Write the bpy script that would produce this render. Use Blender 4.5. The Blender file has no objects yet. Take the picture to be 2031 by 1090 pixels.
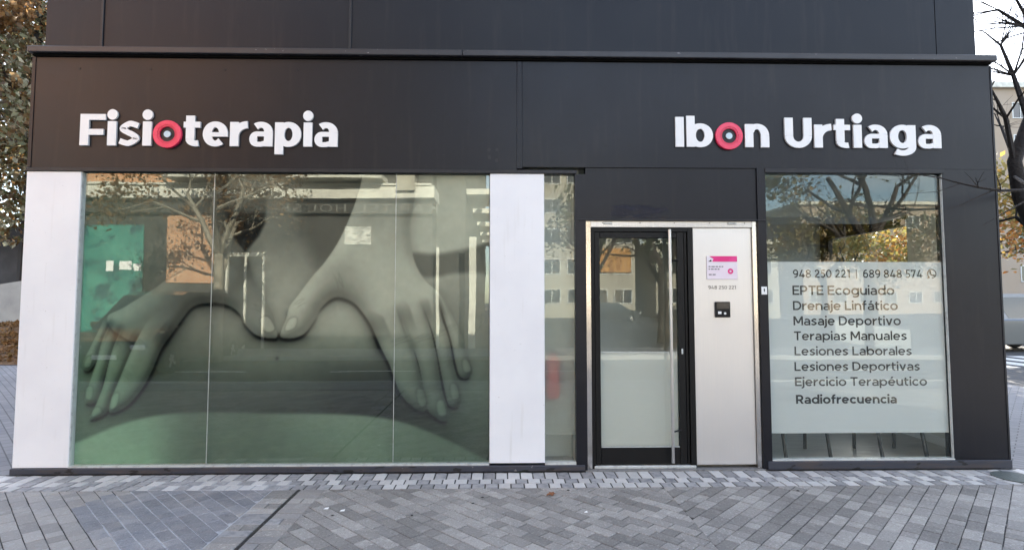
import bpy, math, random
import numpy as np
from mathutils import Vector, Matrix

random.seed(7)
rng = np.random.default_rng(7)
SC = bpy.context.scene
COL = SC.collection
PI = math.pi
rad = math.radians

# ---------------------------------------------------------------- camera
PW, PH = 2031.0, 1090.0            # photograph size in pixels
FOC, DIST, EYE, SHIFT = 1100.0, 5.07, 1.533, 13.0
YAW, PITCH = rad(1.25), rad(3.3)
FWD = Vector((math.sin(YAW)*math.cos(PITCH), math.cos(YAW)*math.cos(PITCH), math.sin(PITCH)))
RGT = Vector((math.cos(YAW), -math.sin(YAW), 0))
UPV = RGT.cross(FWD)
CAMP = Vector((0, -DIST, EYE))
cam = bpy.data.cameras.new('camera')
cam.sensor_fit = 'HORIZONTAL'; cam.sensor_width = 36
cam.lens = 36*FOC/PW
cam.shift_y = -SHIFT/PW
cam.clip_start = 0.05; cam.clip_end = 2000
camo = bpy.data.objects.new('camera', cam); COL.objects.link(camo)
camo.matrix_world = Matrix((( RGT.x, UPV.x, -FWD.x, CAMP.x), (RGT.y, UPV.y, -FWD.y, CAMP.y), (RGT.z, UPV.z, -FWD.z, CAMP.z), (0, 0, 0, 1)))
SC.camera = camo

# ---------------------------------------------------------------- sky, sun, exposure
SUN_EL, SUN_AZ = rad(23), rad(20)     # sun stands behind the shop, a little to the right
W = bpy.data.worlds.new('World'); SC.world = W; W.use_nodes = True
wn = W.node_tree; wn.nodes.clear()
sky = wn.nodes.new('ShaderNodeTexSky'); sky.sky_type = 'NISHITA'; sky.sun_disc = False
sky.sun_elevation = SUN_EL; sky.sun_rotation = SUN_AZ; sky.altitude = 450; sky.dust_density = 1.3; sky.ozone_density = 1.0
bgn = wn.nodes.new('ShaderNodeBackground'); bgn.inputs[1].default_value = 0.13
tcw = wn.nodes.new('ShaderNodeTexCoord')
mpw = wn.nodes.new('ShaderNodeMapping'); mpw.inputs['Scale'].default_value = (1, 1, 2.6)
nzw = wn.nodes.new('ShaderNodeTexNoise'); nzw.inputs['Scale'].default_value = 2.6; nzw.inputs['Detail'].default_value = 7; nzw.inputs['Roughness'].default_value = 0.6
crw = wn.nodes.new('ShaderNodeValToRGB'); crw.color_ramp.elements[0].position = 0.46; crw.color_ramp.elements[1].position = 0.74
mxw = wn.nodes.new('ShaderNodeMix'); mxw.data_type = 'RGBA'
mxw.inputs['B'].default_value = (7.0, 6.7, 6.4, 1)     # thin sunlit cloud
wn.links.new(tcw.outputs['Generated'], mpw.inputs[0]); wn.links.new(mpw.outputs[0], nzw.inputs['Vector'])
wn.links.new(nzw.outputs['Fac'], crw.inputs[0]); wn.links.new(crw.outputs[0], mxw.inputs['Factor'])
wn.links.new(sky.outputs[0], mxw.inputs['A']); wn.links.new(mxw.outputs['Result'], bgn.inputs[0])
wo = wn.nodes.new('ShaderNodeOutputWorld'); wn.links.new(bgn.outputs[0], wo.inputs[0])
sl = bpy.data.lights.new('sun', 'SUN'); sl.energy = 5.0; sl.angle = rad(0.5); sl.color = (1.0, 0.92, 0.80)
so = bpy.data.objects.new('sun', sl); COL.objects.link(so)
sdir = Vector((math.sin(SUN_AZ)*math.cos(SUN_EL), math.cos(SUN_AZ)*math.cos(SUN_EL), math.sin(SUN_EL)))
so.rotation_euler = sdir.to_track_quat('Z', 'Y').to_euler()
vs = SC.view_settings
vs.view_transform = 'Standard'; vs.look = 'None'; vs.exposure = 2.45; vs.gamma = 1; vs.use_curve_mapping = False
SC.cycles.use_denoising = True
SC.cycles.max_bounces = 10; SC.cycles.transparent_max_bounces = 24; SC.cycles.diffuse_bounces = 4; SC.cycles.glossy_bounces = 5
SC.cycles.caustics_reflective = False; SC.cycles.caustics_refractive = False
SC.cycles.sample_clamp_indirect = 8

# ---------------------------------------------------------------- pixel -> place
def ray(x, y):
    return FWD + RGT*((x-PW/2)/FOC) - UPV*((y+SHIFT-PH/2)/FOC)
def fac(x, y, yp=0.0):                 # pixel to a point on the plane y = yp
    d = ray(x, y); t = (yp-CAMP.y)/d.y
    return CAMP + d*t
def gnd(x, y, z=0.0):                  # pixel to a point on level ground
    d = ray(x, y); t = (z-CAMP.z)/d.z
    return CAMP + d*t
def topix(p):
    v = Vector(p)-CAMP; w = v.dot(FWD)
    return PW/2+FOC*v.dot(RGT)/w, PH/2-SHIFT-FOC*v.dot(UPV)/w, w

# ---------------------------------------------------------------- object helpers
def tag(o, label=None, cat=None, group=None, kind=None):
    if label: o['label'] = label
    if cat: o['category'] = cat
    if group: o['group'] = group
    if kind: o['kind'] = kind
    return o
def empty(name, loc=(0, 0, 0), rz=0.0):
    o = bpy.data.objects.new(name, None); COL.objects.link(o)
    o.location = loc; o.rotation_euler = (0, 0, rz); o.empty_display_size = 0.2
    return o
def link_mesh(name, me, mat=None, parent=None):
    o = bpy.data.objects.new(name, me); COL.objects.link(o)
    if mat is not None and not me.materials: me.materials.append(mat)
    if parent is not None: o.parent = parent
    return o

class MB:
    """collects faces of ONE object"""
    def __init__(s): s.v = []; s.f = []; s.mi = []; s.m = 0
    def add(s, vs_, fs):
        b = len(s.v); s.v += [tuple(q) for q in vs_]
        for f in fs: s.f.append(tuple(b+i for i in f)); s.mi.append(s.m)
    def box(s, x0, x1, y0, y1, z0, z1, bev=0.0):
        if x0 > x1: x0, x1 = x1, x0
        if y0 > y1: y0, y1 = y1, y0
        if z0 > z1: z0, z1 = z1, z0
        if bev <= 0:
            s.add([(x0,y0,z0),(x1,y0,z0),(x1,y1,z0),(x0,y1,z0),(x0,y0,z1),(x1,y0,z1),(x1,y1,z1),(x0,y1,z1)],
                  [(3,2,1,0),(4,5,6,7),(0,1,5,4),(1,2,6,5),(2,3,7,6),(3,0,4,7)])
        else:
            b = min(bev, (x1-x0)*.45, (y1-y0)*.45, (z1-z0)*.45)
            V = []
            for sx in (0, 1):
                for sy in (0, 1):
                    for sz in (0, 1):
                        cx, cy, cz = (x0, x1)[sx], (y0, y1)[sy], (z0, z1)[sz]
                        ix = b if sx == 0 else -b; iy = b if sy == 0 else -b; iz = b if sz == 0 else -b
                        V += [(cx, cy+iy, cz+iz), (cx+ix, cy, cz+iz), (cx+ix, cy+iy, cz)]
            def k(sx, sy, sz, a): return (sx*4+sy*2+sz)*3+a
            F = []
            for q in (0, 1):
                F.append((k(q,0,0,0), k(q,1,0,0), k(q,1,1,0), k(q,0,1,0)))
                F.append((k(0,q,0,1), k(1,q,0,1), k(1,q,1,1), k(0,q,1,1)))
                F.append((k(0,0,q,2), k(1,0,q,2), k(1,1,q,2), k(0,1,q,2)))
            for a in (0, 1):
                for c in (0, 1):
                    F.append((k(0,a,c,1), k(1,a,c,1), k(1,a,c,2), k(0,a,c,2)))
                    F.append((k(a,0,c,0), k(a,1,c,0), k(a,1,c,2), k(a,0,c,2)))
                    F.append((k(a,c,0,0), k(a,c,1,0), k(a,c,1,1), k(a,c,0,1)))
            for sx in (0, 1):
                for sy in (0, 1):
                    for sz in (0, 1): F.append((k(sx,sy,sz,0), k(sx,sy,sz,1), k(sx,sy,sz,2)))
            s.add(V, F)
        return s
    def tube(s, pts, rad_, sides=6, cap=True):
        pts = [Vector(p) for p in pts]; n = len(pts)
        if not hasattr(rad_, '__len__'): rad_ = [rad_]*n
        up = Vector((0, 0, 1)); V = []
        t0 = (pts[1]-pts[0]).normalized()
        a = t0.cross(up)
        if a.length < 0.1: a = t0.cross(Vector((1, 0, 0)))
        a.normalize()
        for i, p in enumerate(pts):
            t = (pts[min(i+1, n-1)]-pts[max(i-1, 0)]).normalized()
            a = (a - t*a.dot(t)).normalized(); b = t.cross(a)
            for j in range(sides):
                q = 2*PI*j/sides
                V.append(p + (a*math.cos(q)+b*math.sin(q))*rad_[i])
        F = [(i*sides+j, i*sides+(j+1) % sides, (i+1)*sides+(j+1) % sides, (i+1)*sides+j) for i in range(n-1) for j in range(sides)]
        if cap and sides > 2: F += [tuple(range(sides-1, -1, -1)), tuple((n-1)*sides+j for j in range(sides))]
        s.add(V, F); return s
    def prism(s, poly, axis, a, b):        # polygon of (u,v) extruded along an axis from a to b
        def P(u, v, w):
            return {'x': (w, u, v), 'y': (u, w, v), 'z': (u, v, w)}[axis]
        n = len(poly)
        s.add([P(u, v, a) for u, v in poly]+[P(u, v, b) for u, v in poly],
              [tuple(range(n-1, -1, -1)), tuple(range(n, 2*n))]+[(i, (i+1) % n, n+(i+1) % n, n+i) for i in range(n)])
        return s
    def build(s, name, mat, parent=None, smooth=False):
        me = bpy.data.meshes.new(name)
        me.from_pydata(s.v, [], s.f)
        mats = mat if isinstance(mat, (list, tuple)) else [mat]
        for m in mats: me.materials.append(m)
        if len(mats) > 1: me.polygons.foreach_set('material_index', s.mi)
        if smooth: me.polygons.foreach_set('use_smooth', [True]*len(me.polygons))
        import bmesh as _b
        bm = _b.new(); bm.from_mesh(me)
        if len(bm.faces) < 30000: _b.ops.recalc_face_normals(bm, faces=bm.faces)
        bm.to_mesh(me); bm.free(); me.update()
        return link_mesh(name, me, None, parent)

def film_sheet(name, mat, parent, x0, x1, y, z0, z1):
    mb = MB(); mb.add([(x0, y, z0), (x1, y, z0), (x1, y, z1), (x0, y, z1)], [(0, 1, 2, 3)]); return mb.build(name, mat, parent)
def bx(name, mat, parent, *a, bev=0.0):
    return MB().box(*a, bev=bev).build(name, mat, parent)

# ---------------------------------------------------------------- materials
def mat(name, col, rough=0.6, metal=0.0, spec=0.5, nz=None, bump=None, dirt=None, rnd=0.0, coat=0.0, rnz=None, emit=None, world=False):
    m = bpy.data.materials.new(name); m.use_nodes = True
    nt = m.node_tree; N = nt.nodes; L = nt.links
    p = N['Principled BSDF']
    p.inputs['Roughness'].default_value = rough; p.inputs['Metallic'].default_value = metal
    p.inputs['Specular IOR Level'].default_value = spec; p.inputs['Coat Weight'].default_value = coat
    p.inputs['Base Color'].default_value = (*col, 1)
    tc = N.new('ShaderNodeTexCoord'); cur = None
    gpos = N.new('ShaderNodeNewGeometry')
    def noise(scale, detail=5, st=None):
        t = N.new('ShaderNodeTexNoise'); t.inputs['Scale'].default_value = scale; t.inputs['Detail'].default_value = detail
        src = tc.outputs['Object'] if not world else gpos.outputs['Position']
        if st:
            mp = N.new('ShaderNodeMapping'); mp.inputs['Scale'].default_value = st; L.new(src, mp.inputs[0]); src = mp.outputs[0]
        L.new(src, t.inputs['Vector']); return t
    def mixc(a, b, f, mode='MIX'):
        x = N.new('ShaderNodeMix'); x.data_type = 'RGBA'; x.blend_type = mode
        if isinstance(a, tuple): x.inputs['A'].default_value = (*a, 1)
        else: L.new(a, x.inputs['A'])
        if isinstance(b, tuple): x.inputs['B'].default_value = (*b, 1)
        else: L.new(b, x.inputs['B'])
        if isinstance(f, float): x.inputs['Factor'].default_value = f
        else: L.new(f, x.inputs['Factor'])
        return x.outputs['Result']
    cur = tuple(col)
    if nz:      # list of (scale, colour, lo, hi[, stretch])
        for q in nz:
            t = noise(q[0], 6, q[4] if len(q) > 4 else None)
            r = N.new('ShaderNodeMapRange'); r.inputs['From Min'].default_value = q[2]; r.inputs['From Max'].default_value = q[3]
            L.new(t.outputs['Fac'], r.inputs['Value']); cur = mixc(cur, tuple(q[1]), r.outputs[0])
    if rnd > 0:
        oi = N.new('ShaderNodeObjectInfo'); ge = N.new('ShaderNodeNewGeometry')
        ad = N.new('ShaderNodeMath'); ad.operation = 'ADD'; L.new(oi.outputs['Random'], ad.inputs[0]); L.new(ge.outputs['Random Per Island'], ad.inputs[1])
        fr = N.new('ShaderNodeMath'); fr.operation = 'FRACT'; L.new(ad.outputs[0], fr.inputs[0])
        mr = N.new('ShaderNodeMapRange'); mr.inputs['To Min'].default_value = 1-rnd; mr.inputs['To Max'].default_value = 1+rnd
        L.new(fr.outputs[0], mr.inputs['Value'])
        cb = N.new('ShaderNodeCombineColor')
        for i in range(3): L.new(mr.outputs[0], cb.inputs[i])
        cur = mixc(cur, cb.outputs[0], 1.0, 'MULTIPLY')
    if not isinstance(cur, tuple): L.new(cur, p.inputs['Base Color'])
    if rnz:
        t = noise(rnz[0], 4); r = N.new('ShaderNodeMapRange'); r.inputs['To Min'].default_value = rnz[1]; r.inputs['To Max'].default_value = rnz[2]
        L.new(t.outputs['Fac'], r.inputs['Value']); L.new(r.outputs[0], p.inputs['Roughness'])
    if bump:
        prev = None
        for sc_, st_ in (bump if isinstance(bump, list) else [bump]):
            t = noise(sc_, 5); b = N.new('ShaderNodeBump'); b.inputs['Strength'].default_value = st_; b.inputs['Distance'].default_value = 0.02
            L.new(t.outputs['Fac'], b.inputs['Height'])
            if prev: L.new(prev, b.inputs['Normal'])
            prev = b.outputs[0]
        L.new(prev, p.inputs['Normal'])
    return m

def glass_mat(name, tint, ior, rough=0.0):
    m = bpy.data.materials.new(name); m.use_nodes = True
    nt = m.node_tree; N = nt.nodes; L = nt.links; N.remove(N['Principled BSDF'])
    tr = N.new('ShaderNodeBsdfTransparent'); tr.inputs[0].default_value = (*tint, 1)
    gl = N.new('ShaderNodeBsdfGlossy'); gl.inputs['Roughness'].default_value = rough
    gl.inputs[0].default_value = (0.96, 1.0, 0.95, 1)
    lw = N.new('ShaderNodeLayerWeight'); lw.inputs[0].default_value = .5          # Schlick reflectance, same from both sides of the pane
    pw = N.new('ShaderNodeMath'); pw.operation = 'POWER'; L.new(lw.outputs['Facing'], pw.inputs[0]); pw.inputs[1].default_value = 5
    f0 = ((ior-1)/(ior+1))**2
    fr = N.new('ShaderNodeMapRange'); fr.inputs['To Min'].default_value = f0; L.new(pw.outputs[0], fr.inputs['Value'])
    tc = N.new('ShaderNodeTexCoord'); nz = N.new('ShaderNodeTexNoise'); nz.inputs['Scale'].default_value = 1.6; nz.inputs['Detail'].default_value = 1.0
    L.new(tc.outputs['Object'], nz.inputs['Vector'])
    bp = N.new('ShaderNodeBump'); bp.inputs['Strength'].default_value = 0.035; bp.inputs['Distance'].default_value = 0.02
    L.new(nz.outputs['Fac'], bp.inputs['Height']); L.new(bp.outputs[0], gl.inputs['Normal'])
    mx = N.new('ShaderNodeMixShader'); L.new(fr.outputs[0], mx.inputs[0]); L.new(tr.outputs[0], mx.inputs[1]); L.new(gl.outputs[0], mx.inputs[2])
    L.new(mx.outputs[0], N['Material Output'].inputs[0]); return m

def film_mat(name, col, wd, wt):
    m = bpy.data.materials.new(name); m.use_nodes = True
    nt = m.node_tree; N = nt.nodes; L = nt.links; N.remove(N['Principled BSDF'])
    d = N.new('ShaderNodeBsdfDiffuse'); d.inputs[0].default_value = (*col, 1)
    t = N.new('ShaderNodeBsdfTranslucent'); t.inputs[0].default_value = (*col, 1)
    c = N.new('ShaderNodeBsdfTransparent'); c.inputs[0].default_value = (*col, 1)
    a = N.new('ShaderNodeMixShader'); a.inputs[0].default_value = wt; L.new(c.outputs[0], a.inputs[1]); L.new(t.outputs[0], a.inputs[2])
    b = N.new('ShaderNodeMixShader'); b.inputs[0].default_value = wd; L.new(a.outputs[0], b.inputs[1]); L.new(d.outputs[0], b.inputs[2])
    L.new(b.outputs[0], N['Material Output'].inputs[0]); return m

def leaf_mat(name, cols, trans=0.45):
    m = bpy.data.materials.new(name); m.use_nodes = True
    nt = m.node_tree; N = nt.nodes; L = nt.links; p = N['Principled BSDF']
    ge = N.new('ShaderNodeNewGeometry'); cr = N.new('ShaderNodeValToRGB')
    e = cr.color_ramp.elements
    while len(e) < len(cols): e.new(0.5)
    for i, c in enumerate(cols): e[i].position = i/(len(cols)-1); e[i].color = (*c, 1)
    L.new(ge.outputs['Random Per Island'], cr.inputs[0]); L.new(cr.outputs[0], p.inputs['Base Color'])
    p.inputs['Roughness'].default_value = 0.45
    t = N.new('ShaderNodeBsdfTranslucent'); L.new(cr.outputs[0], t.inputs[0])
    mx = N.new('ShaderNodeMixShader'); mx.inputs[0].default_value = trans
    L.new(p.outputs[0], mx.inputs[1]); L.new(t.outputs[0], mx.inputs[2]); L.new(mx.outputs[0], N['Material Output'].inputs[0])
    return m

def brick_mat(name, c1, c2, mortar, bw, bh, ms, rot=(0, 0, 0), bumpd=0.4, rough=0.8):
    m = bpy.data.materials.new(name); m.use_nodes = True
    nt = m.node_tree; N = nt.nodes; L = nt.links; p = N['Principled BSDF']; p.inputs['Roughness'].default_value = rough
    tc = N.new('ShaderNodeTexCoord'); mp = N.new('ShaderNodeMapping'); mp.inputs['Rotation'].default_value = rot
    b = N.new('ShaderNodeTexBrick'); b.inputs['Scale'].default_value = 1; b.inputs['Brick Width'].default_value = bw; b.inputs['Row Height'].default_value = bh
    b.inputs['Mortar Size'].default_value = ms; b.inputs['Color1'].default_value = (*c1, 1); b.inputs['Color2'].default_value = (*c2, 1); b.inputs['Mortar'].default_value = (*mortar, 1)
    L.new(tc.outputs['Object'], mp.inputs[0]); L.new(mp.outputs[0], b.inputs['Vector'])
    nz = N.new('ShaderNodeTexNoise'); nz.inputs['Scale'].default_value = 0.8; nz.inputs['Detail'].default_value = 6; L.new(tc.outputs['Object'], nz.inputs['Vector'])
    mr = N.new('ShaderNodeMapRange'); mr.inputs['To Min'].default_value = 0.65; mr.inputs['To Max'].default_value = 1.35; L.new(nz.outputs['Fac'], mr.inputs['Value'])
    mx = N.new('ShaderNodeMix'); mx.data_type = 'RGBA'; mx.blend_type = 'MULTIPLY'; mx.inputs['Factor'].default_value = 1
    L.new(b.outputs['Color'], mx.inputs['A']); L.new(mr.outputs[0], mx.inputs['B']); L.new(mx.outputs['Result'], p.inputs['Base Color'])
    bp = N.new('ShaderNodeBump'); bp.inputs['Strength'].default_value = bumpd; bp.inputs['Distance'].default_value = 0.01; bp.invert = True
    L.new(b.outputs['Fac'], bp.inputs['Height']); L.new(bp.outputs[0], p.inputs['Normal'])
    return m

M = {}
M['clad'] = mat('charcoal_metal', (0.0055, 0.0060, 0.0105), 0.30, spec=.33, nz=[(1.1, (0.0085, 0.0088, 0.0135), .42, .7), (5, (0.018, 0.017, 0.018), .55, .85, (3, 3, .25)), (14, (0.005, 0.005, 0.007), .55, .8)], bump=[(0.9, 0.34), (3.0, .08), (160, 0.03)], rnz=(2.5, 0.29, 0.40))
M['clad2'] = mat('charcoal_metal_upper', (0.0055, 0.0075, 0.0135), 0.36, spec=0.29, nz=[(0.8, (0.010, 0.012, 0.017), .4, .7), (5, (0.020, 0.020, 0.023), .56, .85, (3, 3, .25))], bump=[(0.7, 0.2), (160, 0.03)], rnz=(2.5, 0.36, 0.46))
M['trim'] = mat('dark_trim', (0.014, 0.014, 0.017), 0.45, spec=.4, nz=[(9, (0.024, 0.023, 0.024), .5, .7)])
M['gap'] = mat('black_gap', (0.004, 0.004, 0.004), 0.9, spec=.1)
M['plinth'] = mat('worn_plinth', (0.035, 0.037, 0.050), 0.55, nz=[(3.0, (0.055, 0.045, 0.045), .5, .65, (1, 1, 6)), (7.0, (0.004, 0.004, 0.004), .60, .64, (1, 1, 3)), (11.0, (0.20, 0.19, 0.18), .70, .73)])
M['cornice'] = mat('cornice_metal', (0.030, 0.029, 0.033), 0.4, nz=[(3, (0.022, 0.021, 0.025), .4, .6), (38, (0.35, 0.33, 0.32), .71, .74, (.4, 1, 1))])
M['white'] = mat('white_panel', (0.83, 0.83, 0.84), 0.35, nz=[(2.0, (0.77, 0.77, 0.79), .4, .7), (4, (0.70, 0.69, 0.68), .60, .85, (4, 4, .3)), (55, (0.55, 0.53, 0.52), .71, .75)], bump=[(1.2, .06), (30, 0.02)])
M['letter'] = mat('white_acrylic', (0.83, 0.83, 0.82), 0.35)
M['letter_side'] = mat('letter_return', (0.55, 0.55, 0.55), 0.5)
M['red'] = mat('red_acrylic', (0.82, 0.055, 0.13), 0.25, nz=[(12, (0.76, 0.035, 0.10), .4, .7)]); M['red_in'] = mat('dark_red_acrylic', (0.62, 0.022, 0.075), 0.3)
M['paleblue'] = mat('pale_blue_dot', (0.55, 0.68, 0.75), 0.3)
M['glass'] = glass_mat('shop_glass', (0.955, 0.98, 0.955), 1.62)
M['glass_clear'] = glass_mat('clear_shop_glass', (0.965, 0.98, 0.965), 1.5)
M['glass_thin'] = glass_mat('window_glass', (0.93, 0.95, 0.94), 1.5)
M['alu'] = mat('pale_aluminium', (0.62, 0.64, 0.62), 0.4, metal=0.3, nz=[(20, (0.45, 0.46, 0.45), .5, .7)])
M['steel'] = mat('brushed_steel', (0.62, 0.60, 0.58), 0.32, metal=1.0, nz=[(3, (0.55, 0.54, 0.54), .4, .6, (60, 1, 1))], bump=(2, 0.02))
M['steel_panel'] = mat('satin_steel_panel', (0.74, 0.72, 0.70), 0.36, metal=0.8, nz=[(1.4, (0.70, 0.68, 0.67), .4, .65), (220, (0.70, 0.69, 0.68), .4, .7, (1, 1, .01))])
M['polished'] = mat('polished_steel', (0.66, 0.63, 0.60), 0.16, metal=1.0, bump=(3, 0.05))
M['black'] = mat('black_aluminium', (0.004, 0.004, 0.0045), 0.42, spec=.28, bump=(120, 0.02))
M['rubber'] = mat('rubber', (0.012, 0.012, 0.012), 0.7)
M['film'] = film_mat('frosted_film', (0.90, 0.92, 0.91), 0.66, 0.56)
M['film_green'] = film_mat('frosted_film_green', (0.86, 0.86, 0.79), 0.66, 0.55)
M['ink'] = mat('dark_vinyl', (0.008, 0.008, 0.010), 0.5)
M['inkgrey'] = mat('grey_engraving', (0.10, 0.09, 0.08), 0.5)
M['intwall'] = mat('interior_wall', (0.66, 0.67, 0.62), 0.7, nz=[(1.5, (0.60, 0.61, 0.56), .4, .7)])
M['intgrey'] = mat('interior_grey_wall', (0.38, 0.42, 0.43), 0.7)
M['intfloor'] = mat('interior_floor', (0.34, 0.32, 0.28), 0.35, nz=[(3, (0.26, 0.24, 0.21), .4, .7, (1, 8, 1))])
M['matmat'] = mat('entrance_mat', (0.05, 0.055, 0.055), 0.95, bump=(300, 0.6))
M['chair'] = mat('dark_chair_shell', (0.035, 0.055, 0.060), 0.5)
M['chairleg'] = mat('black_steel_leg', (0.008, 0.008, 0.009), 0.4)
M['extred'] = mat('extinguisher_red', (0.62, 0.02, 0.02), 0.3)
M['paper'] = mat('white_card', (0.80, 0.74, 0.78), 0.4, nz=[(6, (0.80, 0.66, 0.74), .4, .7)])
M['pink'] = mat('magenta_print', (0.75, 0.02, 0.20), 0.4, nz=[(9, (0.80, 0.06, 0.28), .4, .7)])
PAVC = (0.285, 0.268, 0.248)
M['paver'] = mat('grey_paver', PAVC, 0.72, nz=[(1.7, (0.225, 0.212, 0.198), .42, .66), (11, (0.43, 0.405, 0.375), .58, .8), (60, (0.42, 0.40, 0.375), .54, .74), (110, (0.12, 0.115, 0.11), .58, .70), (26, (0.15, 0.14, 0.13), .66, .74)], rnd=0.30, bump=[(90, 0.25), (18, 0.12)], rnz=(9, 0.55, 0.85), world=True)
M['paver_warm'] = mat('warm_grey_paver', (0.300, 0.281, 0.260), 0.75, nz=[(1.7, (0.255, 0.246, 0.24), .42, .68), (11, (0.39, 0.38, 0.365), .58, .8), (60, (0.41, 0.395, 0.385), .55, .8), (170, (0.15, 0.145, 0.145), .58, .75)], rnd=0.20, bump=[(90, 0.25), (18, 0.12)], world=True)
M['paver_blue'] = mat('blue_grey_paver', (0.205, 0.207, 0.222), 0.6, nz=[(4, (0.275, 0.265, 0.265), .45, .65), (14, (0.14, 0.145, 0.165), .55, .75), (60, (0.34, 0.34, 0.345), .55, .75), (170, (0.10, 0.105, 0.13), .58, .75)], rnd=0.16, bump=[(90, 0.25), (18, 0.12)], world=True)
M['sett_white'] = mat('pale_sett', (0.53, 0.515, 0.495), 0.75, nz=[(20, (0.48, 0.47, 0.46), .45, .7), (120, (0.30, 0.29, 0.29), .6, .75)], rnd=0.12, bump=[(90, 0.3)], world=True)
M['sett_grey'] = mat('grey_sett', (0.325, 0.318, 0.315), 0.75, nz=[(20, (0.20, 0.20, 0.21), .45, .7)], rnd=0.18, bump=[(90, 0.3)], world=True)
M['bed'] = mat('joint_sand', (0.045, 0.042, 0.040), 0.95, nz=[(5, (0.22, 0.21, 0.20), .55, .68), (40, (0.10, 0.095, 0.09), .5, .7), (4, (0.06, 0.07, 0.05), .6, .75)])
M['bed_pale'] = mat('pale_mortar', (0.42, 0.43, 0.45), 0.95, nz=[(25, (0.30, 0.30, 0.32), .45, .7)])
M['groove'] = mat('joint_filler', (0.030, 0.027, 0.025), 0.9, nz=[(8, (0.05, 0.06, 0.03), .55, .7), (40, (.10, .095, .09), .58, .7)])
M['threshold'] = mat('concrete_threshold', (0.22, 0.215, 0.21), 0.85, nz=[(30, (0.13, 0.13, 0.13), .5, .7)], bump=(60, .3))

# ---------------------------------------------------------------- stroke lettering (geometric bold sans)
def arcp(cx, cy, rx, ry, a0, a1, n=22):
    return [(cx+rx*math.cos(rad(a0+(a1-a0)*i/n)), cy+ry*math.sin(rad(a0+(a1-a0)*i/n))) for i in range(n+1)]
def crom(P, n=8, closed=False):
    out = []; m = len(P)
    rngi = range(m) if closed else range(m-1)
    for i in rngi:
        if closed: p0, p1, p2, p3 = P[i-1], P[i], P[(i+1) % m], P[(i+2) % m]
        else: p0, p1, p2, p3 = P[max(i-1, 0)], P[i], P[i+1], P[min(i+2, m-1)]
        for k in range(n):
            t = k/n
            out.append(tuple(0.5*((2*p1[j])+(-p0[j]+p2[j])*t+(2*p0[j]-5*p1[j]+4*p2[j]-p3[j])*t*t+(-p0[j]+3*p1[j]-3*p2[j]+p3[j])*t**3) for j in (0, 1)))
    if not closed: out.append(tuple(P[-1]))
    return out
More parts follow.
